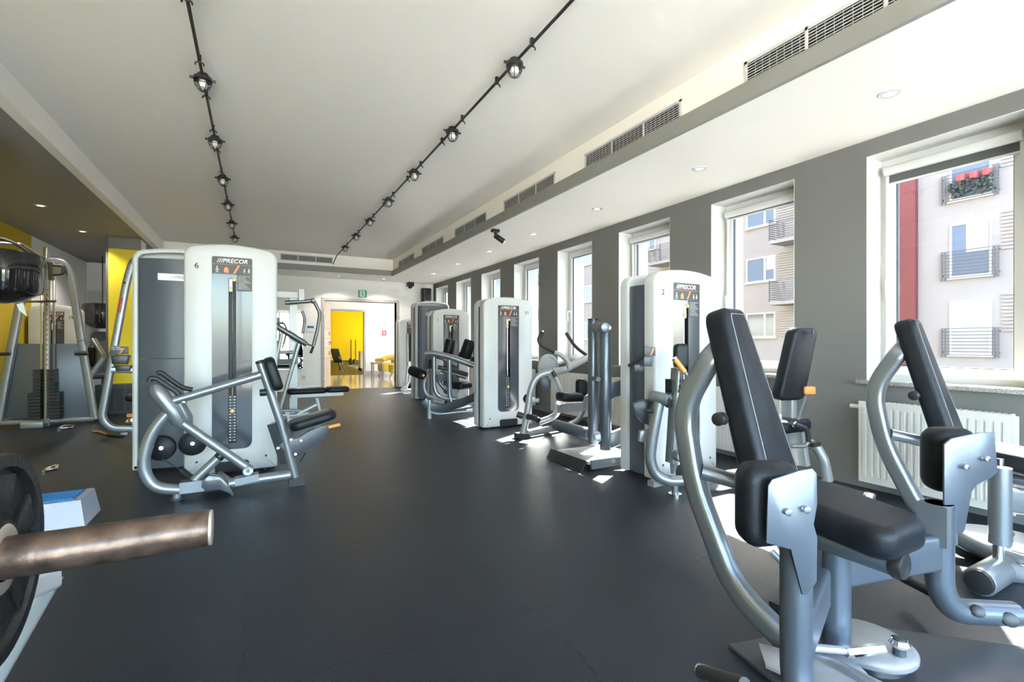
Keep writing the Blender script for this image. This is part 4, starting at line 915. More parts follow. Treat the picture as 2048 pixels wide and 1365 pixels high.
MB().rtube([P7(598, 688), flo(P7(556, 850))], .06, .05).build('diagonal_strut', 'silver_light', bp_)
MB().rtube([P7(563, 668), flo(P7(540, 780))], .06, .05).build('diagonal_strut', 'silver_light', bp_)
MB().box(P7(570, 724), (.30, .05, .075)).build('weight_horn_plate', 'plastic_dark', bp_)
MB().tube([P7(560, 705), P7(586, 705)], .022).build('crossbar', 'silver_light', bp_)
bx0, bx1 = P7(574, 780).x, P7(697, 780).x; zb_ = P7(640, 786).z
MB().slab(rrect((bx1 - bx0) * .62, .28, .06, 4), ((bx0 + (bx1 - bx0) * .31), YP, zb_), (1, 0, 0), (0, 1, 0), (0, 0, 1), .075, .025).build('bench_pad', 'leather', bp_)
MB().slab(rrect((bx1 - bx0) * .375, .28, .06, 4), (bx1 - (bx1 - bx0) * .19, YP, zb_ + .004), (1, 0, 0), (0, 1, 0), (0, 0, 1), .075, .025).build('bench_pad', 'leather', bp_)
MB().bb(bx0 + .05, bx1 - .08, YP - .05, YP + .05, zb_ - .05, zb_).build('bench_rail', 'silver_light', bp_)
MB().rtube([P7(633, 797), V((P7(642, 826).x, YP, .03))], .06, .06).build('bench_leg', 'silver_light', bp_)
MB().rtube([P7(637, 808), flo(P7(592, 836))], .05, .05).build('bench_brace', 'silver_light', bp_)
e_ = flo(P7(592, 836)); MB().bb(P7(556, 836).x, P7(645, 836).x, YP - .05, YP + .05, 0, .06).build('base_tube', 'silver_light', bp_)
MB().bb(x_ - .1, x_ + .2, YP - .3, YP + .5, 0, .05).build('cross_foot', 'silver_light', bp_)
MB().tube([P7(556, 822), P7(598, 822)], .018).build('foot_bar', 'silver_light', bp_)

# ================================================================ RIGHT ROW OF MACHINES
# far pale tower with seat
mf = thing('far_machine', 'pale machine with a tall black backrest beside the doorway', 'gym machine', (3.2, 11.3, 0))
tower(mf, 2.98, 3.62, 11.24, 1.66, .33, 1)
YG = 10.2
G = lambda u, v, y=YG: W(u, v, Y=y)
MB().slab(rrect(.17, .62, .06, 4), G(822, 695) - UP * .0, (.8, .6, 0), (0, 0, 1), (.6, -.8, 0), .12, .04).build('backrest', 'leather', mf)
MB().rtube([G(815, 668), G(816, 735), flo(G(812, 780))], .06, .06).build('back_post', 'silver_light', mf)
MB().box(G(830, 728), (.34, .16, .10)).build('seat_beam', 'silver_light', mf)
MB().rtube([G(822, 733), G(818, 765), flo(G(803, 790))], .09, .06).build('front_leg', 'silver_light', mf)
MB().rtube([flo(G(802, 790)), flo(G(850, 790))], .06, .06).build('base_tube', 'silver_light', mf)
MB().slab(rrect(.35, .3, .05), G(838, 722), (1, 0, 0), (0, 1, 0), (0, 0, 1), .08, .03).build('seat', 'leather', mf)
# dark tower, back to the room
mc = thing('dark_machine', 'machine seen from behind as a tall dark grey tower with silver name plate', 'gym machine', (2.95, 8.9, 0))
tower(mc, 2.62, 3.29, 8.72, 1.86, .33, -1)
# machine 1: leg extension with big tubular frame
m1 = thing('leg_extension', 'leg extension machine with curved tube frame, pale tower numbered 1', 'gym machine', (2.7, 7.2, 0))
tower(m1, 2.58, 3.23, 7.62, 1.64, .33, 1, '1', -1)
L = lambda u, v, D=6.75: W(u, v, D=D)
MB().tube([L(850, 708), L(862, 706), L(900, 714), L(948, 732)], .042, .10).build('top_rail', 'silver', m1)
MB().tube([L(852, 714, 7.0), L(875, 713, 7.0), L(914, 731, 7.0)], .028, .08).build('inner_rail', 'silver', m1)
MB().tube([L(868, 714), L(868, 768), L(872, 788), L(886, 797), L(912, 799)], .032, .12).build('side_loop', 'silver', m1)
MB().tube([L(899, 720), L(899, 790), L(903, 804)], .034, .08).build('front_post', 'silver', m1)
MB().tube([L(857, 736, 7.0), L(847, 772, 7.0), L(853, 792, 7.0), L(884, 800, 7.0)], .022, .10).build('rear_loop', 'silver_light', m1)
MB().tube([L(874, 744, 6.9), L(877, 765, 6.9), L(893, 781, 6.9), L(906, 784, 6.9)], .030, .10).build('inner_loop', 'silver_blue', m1)
MB().tube([L(880, 760, 6.95), L(884, 776, 6.95), L(905, 790, 6.95)], .022, .08).build('inner_loop', 'silver', m1)
MB().rtube([L(848, 801), L(856, 812), L(888, 818), L(925, 806, 6.6), L(957, 792, 6.35)], .06, .115, .12, up=(0, 0, 1)).build('lower_arm', 'silver_blue', m1)
MB().tube([L(853, 812), L(860, 824), L(876, 829), L(945, 822, 6.8)], .026, .06).build('base_tube', 'silver', m1)
fp = L(859, 830); MB().cyl((fp.x, fp.y, 0), (fp.x, fp.y, .26), .036, 14).build('foot_post', 'silver_light', m1)
MB().slab(rrect(.27, .27, .06), L(921, 778, 6.9), (.9, .43, 0), (-.43, .9, 0), (0, 0, 1), .10, .035).build('seat', 'leather', m1)
MB().cyl(L(894, 714, 7.1), L(902, 679, 7.1), .075, 20, .02).build('thigh_pad', 'leather', m1)
MB().cyl(L(929, 717, 7.0), L(941, 681, 7.0), .088, 20, .02).build('thigh_pad', 'leather', m1)
MB().tube([L(917, 718, 7.0), L(921, 704, 7.0)], .012).build('pad_rod', 'plastic_black', m1)
MB().cyl(L(823, 741, 7.0), L(846, 751, 6.8), .072, 20, .02).build('ankle_roller', 'leather', m1)
MB().cyl(L(846, 751, 6.79), L(847, 751.5, 6.77), .02, 12).build('roller_knob', 'orange', m1)
MB().tube([L(846, 750, 6.85), L(870, 742, 6.95)], .02).build('roller_arm', 'silver', m1)
MB().box(L(855, 728, 6.9), (.10, .09, .14)).build('cable_housing', 'plastic_black', m1)
MB().tube([L(876, 735, 7.0), L(905, 740, 7.0), L(935, 750, 6.9)], .032, .05).build('lever_rod', 'plastic_dark', m1)
MB().tube([L(882, 742, 6.95), L(932, 756, 6.85)], .02).build('lever_rod', 'chrome', m1)
MB().box(L(883, 756, 6.9), (.14, .10, .10)).build('pivot_block', 'silver_blue', m1)
MB().box(L(905, 792, 6.9), (.12, .12, .22)).build('seat_post', 'silver_light', m1)
MB().box(L(955, 708, 6.5), (.085, .1, .085)).build('display_bracket', 'plastic_dark', m1); MB().box(L(950, 719, 6.55), (.10, .08, .06)).build('display_bracket', 'plastic_black', m1)
# machine 11: abdominal crunch
m11 = thing('abdominal_machine', 'abdominal crunch machine with two curved handles, pale tower numbered 11', 'gym machine', (2.9, 5.0, 0))
tower(m11, 2.459, 3.154, 5.35, 1.64, .30, 1, '11', 1)
A = lambda u, v, D=5.35: W(u, v, D=D)
def fl2(p): return V((p.x, p.y, max(p.z, .04)))
MB().tube([fl2(A(1046, 875)), A(1054, 830), A(1062, 775), A(1076, 750), A(1106, 743)], .037, .12).build('front_frame', 'silver_light', m11)
MB().rtube([A(1104, 743), A(1128, 741, 5.4), A(1172, 717, 5.6)], .085, .07, .06).build('upper_beam', 'silver_light', m11)
MB().tube([A(1138, 738, 5.3), A(1136, 724, 5.3), A(1123, 711, 5.3), A(1109, 705, 5.3)], .026, .05).build('handle_arm', 'silver_light', m11)
MB().tube([A(1109, 705, 5.3), A(1083, 691, 5.3), A(1076, 680, 5.3), A(1086, 664, 5.3)], .02, .06).build('handle_grip', 'grip_black', m11)
MB().cyl(A(1085.5, 664.5, 5.3), A(1087, 662, 5.3), .022, 12).build('grip_end', 'chrome', m11)
MB().tube([A(1132, 666, 5.75), A(1150, 694, 5.75), A(1173, 711, 5.75)], .02, .15).build('handle_grip', 'grip_black', m11)
MB().cyl(A(1167, 722, 5.6), A(1180, 720, 5.6), .05, 16, .01).build('pivot_hub', 'silver', m11)
dc = A(1097, 735, 5.5); ax_ = (RT * .55 - FW * .8).normalized()
MB().lathe(dc, ax_, [(.001, .012), (.145, .012), (.152, .004), (.152, -.006), (.001, -.01)], 36).build('range_disc', 'silver_light', m11)
m = MB()
for k in range(14):
    a = math.radians(-30 + k * 9); e1 = UP.cross(ax_).normalized(); e2 = ax_.cross(e1); q = dc + e1 * (.11 * math.cos(a)) + e2 * (.11 * math.sin(a)) + ax_ * .0125; m.lathe(q, ax_, [(.001, 0), (.005, 0), (.005, .001), (.001, .001)], 6)
m.build('disc_holes', 'slot_black', m11)
MB().plate([A(u, v, 5.45) for u, v in ((1080, 757), (1096, 752), (1101, 762), (1102, 776), (1094, 785), (1087, 781), (1079, 768))], FW * .07, .015).build('counterweight', 'plastic_dark', m11)
MB().tube([A(1104, 745, 5.4), A(1112, 757, 5.4), A(1124, 787, 5.4)], .026, .03).build('seat_upright', 'silver_light', m11)
MB().tube([A(1105, 743, 5.3), A(1111, 754, 5.3)], .022).build('lever_grip', 'grip_black', m11)
MB().slab(taper(rrect(.24, .36, .08, 5), .7), A(1138, 803, 5.4), (-.35, .94, 0), (-.94, -.35, .08), (0, 0, 1), .10, .035).build('seat', 'leather', m11)
MB().slab(rrect(.15, .20, .05), A(1164, 776, 5.55), (.8, -.5, 0), (0, 0, 1), (.5, .8, 0), .14, .04).build('back_roller', 'leather', m11)
MB().tube([A(1119, 806, 5.6), A(1118, 820, 5.7), A(1108, 835, 5.8), A(1078, 845, 5.8)], .04, .12).build('rear_base', 'silver_light', m11)
MB().tube([A(1170, 790, 5.75), A(1167, 822, 5.8), A(1156, 842, 5.9), A(1140, 848, 5.95)], .032, .12).build('rear_base', 'silver_light', m11)
MB().box(A(1142, 815, 5.7), (.42, .05, .10)).build('seat_bridge', 'silver_light', m11)
MB().tube([fl2(A(1054, 866)), fl2(A(1116, 856, 5.7)), fl2(A(1144, 850, 5.9))], .036, .06).build('base_tube', 'silver_light', m11)
MB().tube([A(1034, 829, 5.25), A(1046, 833, 5.25)], .034).build('foot_peg', 'grip_black', m11)
MB().tube([A(1055, 834, 5.3), A(1068, 836, 5.25), A(1077, 842, 5.2)], .034, .03).build('foot_peg', 'grip_black', m11)
fp = fl2(A(1045, 876)); MB().box((fp.x, fp.y, .03), (.14, .13, .06)).build('rubber_foot', 'plastic_black', m11)
MB().tube([A(1058, 800, 5.4), A(1078, 801, 5.4)], .025).build('weight_horn', 'silver', m11); MB().lathe(A(1055, 798, 5.5), ax_, [(.001, .02), (.05, .02), (.06, 0), (.05, -.02), (.001, -.02)], 20).build('pulley', 'plastic_black', m11)
# standing machine with twin posts and foot platform
sp = thing('standing_machine', 'standing machine with two thick silver posts and a sloping foot platform', 'gym machine', (2.65, 3.4, 0))
SDP = lambda u, v, D=4.3: W(u, v, D=D)
q0 = SDP(1186, 700); q1 = W(1211, 700, D=4.12)
MB().cyl((q0.x, q0.y, SDP(1186, 889).z), (q0.x, q0.y, SDP(1186, 641).z), .046, 20, .006).build('guide_post', 'silver_blue', sp)
MB().cyl((q1.x, q1.y, W(1211, 900, D=4.12).z), (q1.x, q1.y, W(1211, 660, D=4.12).z), .050, 20, .006).build('guide_post', 'silver_blue', sp)
MB().cyl(W(1192, 655, D=4.22), W(1212, 656, D=3.98), .043, 20, .008).build('top_joint', 'silver_blue', sp); MB().cyl(W(1218, 656, D=4.0), W(1219, 656, D=3.985), .014, 12).build('joint_bolt', 'chrome', sp)
MB().cyl(W(1186, 641, D=4.3), W(1186, 638, D=4.3), .047, 20).build('post_cap', 'plastic_black', sp)
MB().cyl(W(1196, 874, D=4.16), W(1197, 874, D=4.1), .042, 20, .006).build('lower_boss', 'silver', sp)
MB().cyl(W(1187, 758, D=4.2), W(1197, 759, D=4.0), .02, 12).build('stop_pin', 'plastic_black', sp)
MB().rtube([W(1218, 784, D=4.12), W(1258, 769, D=4.16)], .06, .13, up=(0, 0, 1)).build('link_arm', 'silver_blue', sp)
MB().rtube([W(1218, 882, D=4.12), W(1258, 866, D=4.16)], .06, .13, up=(0, 0, 1)).build('link_arm', 'silver_blue', sp)
MB().cyl(W(1110, 850, D=4.75), W(1180, 869, D=4.32), .054, 20, .012).build('lower_roller', 'silver_blue', sp)
MB().tube([W(1060, 868, D=5.0), W(1112, 856, D=4.85)], .03).build('roller_link', 'silver_light', sp)
MB().plate([(2.42, 3.20, .055), (2.42, 3.74, .055), (3.0, 3.74, .10), (3.0, 3.20, .10)], (0, 0, .014), .003).build('platform', 'silver_light', sp)
MB().plate([(2.36, 3.20, .0), (2.36, 3.74, .0), (2.43, 3.74, .072), (2.43, 3.20, .072)], (-.01, 0, .006), .002).build('platform_lip', 'plastic_black', sp)
m = MB()
for x in (2.55, 2.9):
    for y in (3.26, 3.68): m.cyl((x, y, 0), (x, y, .07), .02, 10)
m.build('platform_feet', 'silver', sp)
MB().bb(2.44, 3.0, 3.175, 3.20, .02, .09).build('platform_rail', 'silver', sp)
# machine 2: leg machine by the window
m2 = thing('seated_leg_machine', 'seated leg machine with orange grips, pale tower numbered 2', 'gym machine', (3.0, 2.6, 0))
tower(m2, 2.666, 3.36, 2.70, 1.64, .40, 1, '2', -1)
B = lambda u, v, D=3.35: W(u, v, D=D)
MB().rtube([B(1318, 806), B(1306, 866), B(1299, 918), B(1310, 950), B(1335, 963), B(1392, 961)], .075, .075, .12, rr=.45).build('base_frame', 'silver', m2)
MB().tube([B(1392, 961), V((3.3, 2.35, .09))], .036).build('base_tube', 'silver_light', m2)
MB().rtube([B(1354, 737), B(1342, 925)], .085, .055, rr=.4).build('swing_lever', 'silver', m2)
MB().slab(rrect(.10, .17, .03), B(1365, 712, 3.36), RT, UP, FW, .07, .02).build('knee_pad', 'leather', m2)
MB().tube([B(1349, 718, 3.26), B(1352, 722, 3.26), B(1369, 744, 3.26)], .018, n=10, scale=[.9, 1, 1]).build('hand_grip', 'orange', m2)
MB().cyl(B(1348, 716.5, 3.26), B(1350, 719, 3.26), .02, 10).build('grip_end', 'chrome', m2)
MB().tube([B(1369, 744, 3.26), B(1374, 752, 3.26), B(1373, 766, 3.26), B(1369, 779, 3.3)], .013, .02, 8).build('grip_tube', 'silver', m2)
MB().cyl(B(1302, 794, 3.4), B(1340, 801, 3.3), .046, 20, .008).build('pivot_tube', 'silver', m2)
MB().cyl(B(1334, 800, 3.33), B(1342, 801, 3.31), .055, 20, .006).build('pivot_ring', 'plastic_black', m2)
MB().plate([B(u, v, 3.45) for u, v in ((1266, 809), (1285, 800), (1308, 800), (1310, 850), (1300, 853), (1284, 846), (1271, 829))], FW * .05, .012).build('cam', 'plastic_dark', m2)
MB().tube([B(1294, 822, 3.36), B(1317, 825, 3.33)], .017).build('cam_grip', 'grip_black', m2)
MB().plate([B(u, v, 3.42) for u, v in ((1281, 863), (1300, 860), (1297, 888), (1279, 884))], FW * .05, .008).build('counterweight_box', 'silver_light', m2)
MB().box(B(1342, 780, 3.36), (.05, .06, .15)).build('range_selector', 'plastic_black', m2)
for u, v in ((1366, 762), (1364, 774), (1362, 783)): MB().cyl(B(u, v, 3.34), B(u, v, 3.28), .014, 10).build('selector_knob', 'plastic_black', m2)
MB().rtube([B(1362, 770, 3.36), B(1352, 905, 3.36)], .07, .03).build('lever_plate', 'silver', m2)
MB().cyl(B(1350, 910, 3.36), B(1366, 915, 3.20), .04, 18, .006).build('ankle_joint', 'silver', m2)
MB().tube([B(1348, 925), B(1345, 948)], .03, n=10, scale=[1, .4]).build('lever_tip', 'silver', m2)
ft = B(1350, 967); MB().tube([ft, V((ft.x, ft.y, .0))], .022).build('foot_stub', 'silver', m2); MB().cyl((ft.x, ft.y, 0), (ft.x, ft.y, .012), .045, 14).build('levelling_foot', 'chrome', m2)
MB().box(B(1318, 965, 3.42), (.16, .06, .04)).build('foot_bracket', 'silver_light', m2)
MB().plate([B(1289, 712, 3.5), B(1311, 712, 3.5), B(1311, 695, 3.5), B(1289, 694, 3.5)], FW * .02, .003).build('placard', 'label_grey', m2)
MB().plate([B(1300, 711, 3.498), B(1303, 711, 3.498), B(1309, 697, 3.498), B(1306, 697, 3.498)], -FW * .002).build('placard_stripe', 'orange_print', m2)
MB().plate([B(1287, 733, 3.5), B(1305, 734, 3.5), B(1307, 714, 3.5), B(1288, 713, 3.5)], FW * .06, .006).build('placard_housing', 'plastic_dark', m2)
MB().plate([B(1268, 744, 3.55), B(1288, 745, 3.55), B(1290, 728, 3.55), B(1268, 730, 3.55)], FW * .06, .006).build('lower_housing', 'plastic_black', m2)
MB().tube([B(1257, 732, 3.6), B(1290, 712, 3.52)], .012).build('placard_arm', 'plastic_black', m2)
K = lambda u, v, D=3.4: W(u, v, D=D)
n_ = (RT * .25 - FW * .97).normalized(); wv = (RT * .97 + FW * .25); hv = (K(1601, 655) - K(1570, 800)); hl = hv.length; hv.normalize(); n_ = wv.cross(hv).normalized()
n_ = n_ if n_.dot(FW) < 0 else -n_
MB().slab(taper(rrect(.23, hl, .05, 5), .92), (K(1604, 655) + K(1570, 800)) / 2 + FW * .05, wv, hv, n_, .095, .03, 4).build('backrest', 'leather', m2)
MB().box(K(1626, 664, 3.34), (.02, .006, .035)).build('backrest_tag', 'slot_black', m2)
MB().rtube([K(1578, 790, 3.5), K(1578, 880, 3.5)], .09, .06).build('back_post', 'silver_light', m2)
MB().slab(rrect(.08, .055, .012), K(1621, 782, 3.36), RT, UP, FW, .03, .008).build('release_handle', 'orange', m2)
MB().tube([K(1612, 790, 3.4), K(1594, 846, 3.4)], .009, n=8).build('release_rod', 'silver', m2)
MB().slab(rrect(.34, .30, .06), K(1560, 860, 3.5), (1, 0, 0), (0, 1, 0), (0, 0, 1), .09, .03).build('seat', 'leather', m2)
MB().tube([K(1588, 849, 3.3), K(1614, 858, 3.3), K(1617, 884, 3.3)], .017, .03).build('side_grip', 'grip_black', m2)
MB().cyl(K(1587, 848, 3.3), K(1591, 850, 3.29), .024, 12, .004).build('grip_end', 'chrome', m2)
MB().tube([K(1617, 884, 3.3), K(1610, 893, 3.3), K(1580, 893, 3.3)], .014, .03).build('grip_tube', 'silver', m2)
MB().rtube([K(1590, 862, 3.45), K(1600, 930, 3.45)], .13, .05).build('seat_carriage', 'silver_light', m2)
MB().tube([K(1615, 886, 3.45), K(1632, 893, 3.45), K(1648, 920, 3.42), K(1656, 962, 3.42)], .035, .10).build('rear_leg', 'silver_light', m2)
MB().box(K(1627, 889, 3.4), (.09, .05, .03)).build('track_pad', 'plastic_black', m2)
rl = K(1657, 965, 3.42); MB().tube([V((rl.x, rl.y, .05)), V((2.9, 2.4, .07))], .034).build('floor_tube', 'silver_light', m2)

# ================================================================ HIP MACHINES AT THE RIGHT
def hip_frame(t, dx, dy, arms):
    o = V((dx, dy, 0))
    # back tube in the machine's centre plane: floor -> rear bend -> backrest
    pts = [V((1.55, .60, .05)), V((1.55, .93, .055)), V((1.545, 1.17, .16)), V((1.525, 1.33, .50)), V((1.52, 1.385, .80)), V((1.54, 1.27, 1.00)), V((1.58, 1.255, 1.04))]
    MB().sweep(fillet([p + o for p in pts], .11, 8), rrect(.085, .068, .026, 4), up=(1, 0, 0)).build('back_frame', 'silver', t)
    MB().tube([V((1.53, 1.30, .56)) + o, V((1.66, 1.15, .52)) + o], .03).build('cross_tube', 'silver', t)
    # backrest: leaning, wider at the bottom, facing -Y
    wv = V((.957, .20, .0)).normalized(); lean = V((.02, .30, 1)).normalized(); nv = wv.cross(lean).normalized(); nv = nv if nv.y < 0 else -nv
    lean = nv.cross(wv).normalized(); lean = lean if lean.z > 0 else -lean
    ol_ = taper(rrect(.30, .70, .055, 5), .56)
    c = V((1.622, 1.165, .850)) + o
    bk = MB().slab(ol_, c - nv * .05, wv, lean, nv, .10, .03, 4).build('backrest', 'leather', t)
    so = inset(ol_, .030); m = MB(); sp_ = [c + nv * .0495 + wv * a + lean * b for a, b in so]; m.tube(sp_ + [sp_[0]], .0016, n=4, scale=[1] * (len(sp_) + 1)); m.build('stitching', 'stitch', bk)
    MB().cyl(c - nv * .05 - wv * .13 - lean * .05, c - nv * .05 - wv * .17 - lean * .05, .025, 12, .006).build('adjust_knob', 'plastic_black', t)
    # seat
    sc = V((1.68, .90, .50)) + o; se = taper(rrect(.30, .46, .07, 5), .86)
    st = MB().slab([(-a, -b) for a, b in se], sc - UP * .045, (1, 0, 0), (.12, .985, .06), (0, -.06, 1), .10, .035, 4).build('seat', 'leather', t)
    MB().tube([V((1.66, 1.12, .41)) + o, V((1.69, .735, .40)) + o], .038, n=14).build('seat_beam', 'silver_blue', t)
    MB().cyl(V((1.69, .74, .40)) + o, V((1.692, .70, .40)) + o, .043, 16, .012).build('beam_cap', 'plastic_black', t)
    # grips beside the seat
    MB().tube([V((1.84, 1.16, .515)) + o, V((1.90, 1.05, .52)) + o, V((1.935, .93, .505)) + o], .02, .06).build('side_grip', 'grip_black', t)
    MB().cyl(V((1.935, .93, .505)) + o, V((1.94, .90, .503)) + o, .022, 14, .004).build('grip_end', 'chrome', t)
    MB().tube([V((1.62, 1.08, .42)) + o, V((1.47, 1.02, .40)) + o, V((1.43, 1.0, .42)) + o, V((1.425, .99, .49)) + o], .014, .04, 10).build('grip_tube', 'silver', t)
    MB().tube([V((1.425, .99, .46)) + o, V((1.42, .98, .55)) + o], .019, n=10).build('side_grip', 'grip_black', t)
    return o
h1 = thing('hip_machine', 'hip abductor machine with padded knee plates standing nearest the aisle', 'gym machine', (1.65, .95, 0))
o = hip_frame(h1, 0, 0, True)
# column under the seat, cam discs, linkage
MB().cyl((1.70, .90, .07), (1.70, .90, .42), .042, 22).build('pivot_column', 'silver_blue', h1)
for (x, y, r, z) in ((1.80, .86, .135, .065), (1.55, .86, .12, .055)):
    MB().lathe((x, y, z), UP, [(.001, -.022), (r, -.022), (r + .004, -.016), (r + .004, -.004), (r, 0), (r - .01, .006), (.001, .008)], 36).build('cam_disc', 'silver_light', h1)
    MB().lathe((x, y, 0), UP, [(.001, 0), (r - .02, 0), (r - .03, z - .02), (.001, z - .02)], 28).build('disc_base', 'plastic_black', h1)
MB().plate([(1.44, 1.0, .075), (1.36, .92, .075), (1.40, .78, .075), (1.52, .66, .075), (1.60, .64, .075), (1.58, .80, .075)], (0, 0, .012), .003).build('cam_plate', 'silver_light', h1)
MB().tube([(1.52, .88, .115), (1.64, .80, .11), (1.70, .79, .11)], .012, n=8).build('tie_rod', 'silver_light', h1); MB().tube([(1.60, .82, .11), (1.72, .775, .11)], .016, n=6).build('tie_rod_nut', 'chrome', h1)
MB().cyl((1.80, .765, .07), (1.80, .765, .125), .018, 12, .003).build('rod_bolt', 'plastic_dark', h1); MB().lathe((1.80, .765, .11), UP, [(.022, -.012), (.03, 0), (.022, .012)], 14).build('rod_end', 'chrome', h1)
MB().tube([(1.60, .98, .12), (1.70, 1.02, .22), (1.66, 1.1, .30)], .012, .03).build('hydraulic_line', 'silver_light', h1)
MB().box((1.66, .97, .20), (.12, .09, .12), Matrix.Rotation(.5, 3, 'Y')).build('linkage_block', 'silver', h1)
MB().bb(1.60, 1.70, 1.0, 1.07, .05, .15).build('spring_housing', 'plastic_black', h1)
MB().plate([(1.35, .55, .001), (2.25, .30, .001), (2.35, .62, .001), (1.95, 1.0, .001), (1.45, 1.12, .001)], (0, 0, .012), .002).build('base_plate', 'plastic_dark', h1)
# right-hand arm
MB().rtube([(1.70, .90, .315), (2.115, .78, .335)], .06, .125, up=(0, 0, 1)).build('swing_arm', 'silver_blue', h1)
MB().tube([(2.115, .78, .50), (2.115, .78, .20), (2.16, .76, .12), (2.36, .66, .105)], .041, .10, 18).build('leg_post', 'silver_blue', h1)
MB().box((2.11, .785, .43), (.085, .085, .14)).build('pad_mount', 'silver', h1)
H2 = lambda u, v: W(u, v, D=1.66)
MB().plate([H2(u, v) for u, v in ((1889, 890), (1903, 878), (1960, 866), (1990, 866), (1996, 945), (1985, 955), (1952, 972), (1944, 985), (1930, 1062), (1925, 1068), (1889, 1063))], FW * .008, .002).build('pad_plate', 'silver_blue', h1)
for u, v in ((1925, 933), (1967, 917)): MB().cyl(H2(u, v), H2(u, v) - FW * .018, .010, 10, .002).build('plate_bolt', 'chrome', h1)
pcn = W(1920, 925, D=1.72); MB().slab(rrect(.165, .235, .05, 5), pcn, RT, UP, FW, .095, .035, 4).build('knee_pad', 'leather', h1)
MB().cyl(W(1948, 1220, D=1.68), W(1957, 1224, D=1.64), .02, 14, .004).build('foot_peg', 'plastic_black', h1); MB().cyl(W(2004, 1232, D=1.70), W(2022, 1242, D=1.64), .024, 14, .004).build('foot_peg', 'plastic_black', h1)
MB().tube([W(1812, 1158, D=1.95), W(1872, 1188, D=1.80)], .021).build('foot_bar', 'grip_black', h1); MB().cyl(W(1807, 1155, D=1.965), W(1815, 1159, D=1.945), .022, 14).build('bar_end', 'chrome', h1)
# left-hand arm
MB().rtube([(1.55, .87, .30), (1.235, .745, .30)], .06, .125, up=(0, 0, 1)).build('swing_arm', 'silver_blue', h1)
MB().tube([(1.225, .745, .54), (1.225, .745, .22), (1.21, .72, .13), (1.10, .56, .11)], .038, .10, 18).build('leg_post', 'silver_blue', h1)
H1 = lambda u, v: W(u, v, D=1.19)
MB().plate([H1(u, v) for u, v in ((1537, 972), (1545, 960), (1600, 942), (1625, 938), (1634, 948), (1635, 1010), (1628, 1050), (1635, 1075), (1634, 1165), (1612, 1192), (1605, 1190), (1582, 1100), (1533, 1087))], FW * .006, .0015).build('pad_plate', 'silver_blue', h1)
for u, v in ((1572, 1023), (1609, 1018)): MB().cyl(H1(u, v), H1(u, v) - FW * .014, .009, 10, .002).build('plate_bolt', 'chrome', h1)
pcn = W(1556, 1018, D=1.225); MB().slab(rrect(.17, .215, .045, 5), pcn, (RT * .985 + FW * .17), UP, FW, .10, .035, 4).build('knee_pad', 'leather', h1)
MB().tube([W(1402, 1344, D=1.30), W(1490, 1372, D=1.15)], .018).build('foot_bar', 'grip_black', h1); MB().cyl(W(1400, 1343, D=1.305), W(1413, 1347, D=1.285), .019, 14).build('bar_end', 'chrome', h1)
# second hip machine by the radiator
h2 = thing('hip_machine', 'hip abductor machine in front of the white radiator, close to the window wall', 'gym machine', (3.2, 1.0, 0))
hip_frame(h2, 1.55, .05, False)
E = lambda u, v, D=2.15: W(u, v, D=D)
MB().cyl(E(2000, 1088), E(2000, 935), .040, 20).build('pivot_column', 'silver', h2); MB().cyl(E(1999, 932), E(1999, 918), .016, 12).build('column_pin', 'chrome', h2)
MB().rtube([E(2000, 998), E(2110, 1012)], .06, .11, up=(0, 0, 1)).build('swing_arm', 'silver', h2)
MB().tube([E(1997, 1086), E(1997, 1125)], .02).build('piston', 'chrome', h2)
q = W(2002, 1078, D=2.42); MB().lathe((q.x, q.y, .075), UP, [(.001, -.02), (.2, -.02), (.205, -.01), (.2, 0), (.001, .006)], 36).build('cam_disc', 'silver_light', h2); MB().lathe((q.x, q.y, 0), UP, [(.001, 0), (.16, 0), (.15, .055), (.001, .055)], 28).build('disc_base', 'plastic_black', h2)
MB().tube([(q.x - .12, q.y - .05, .095), (q.x + .06, q.y - .02, .095)], .014, n=8).build('tie_rod', 'chrome', h2)
MB().cyl(E(1958, 1165, 2.02), E(2008, 1135, 2.2), .058, 20, .012).build('foot_housing', 'silver', h2); MB().cyl(E(1956, 1166, 2.013), E(1962, 1163, 2.03), .050, 20, .008).build('foot_cap', 'plastic_black', h2)
MB().tube([E(2005, 1140, 2.15), E(2075, 1160, 2.15)], .045).build('foot_tube', 'silver', h2)
ft = E(1985, 1160, 2.1); MB().cyl((ft.x, ft.y, 0), (ft.x, ft.y, .05), .035, 14).build('levelling_foot', 'plastic_black', h2)

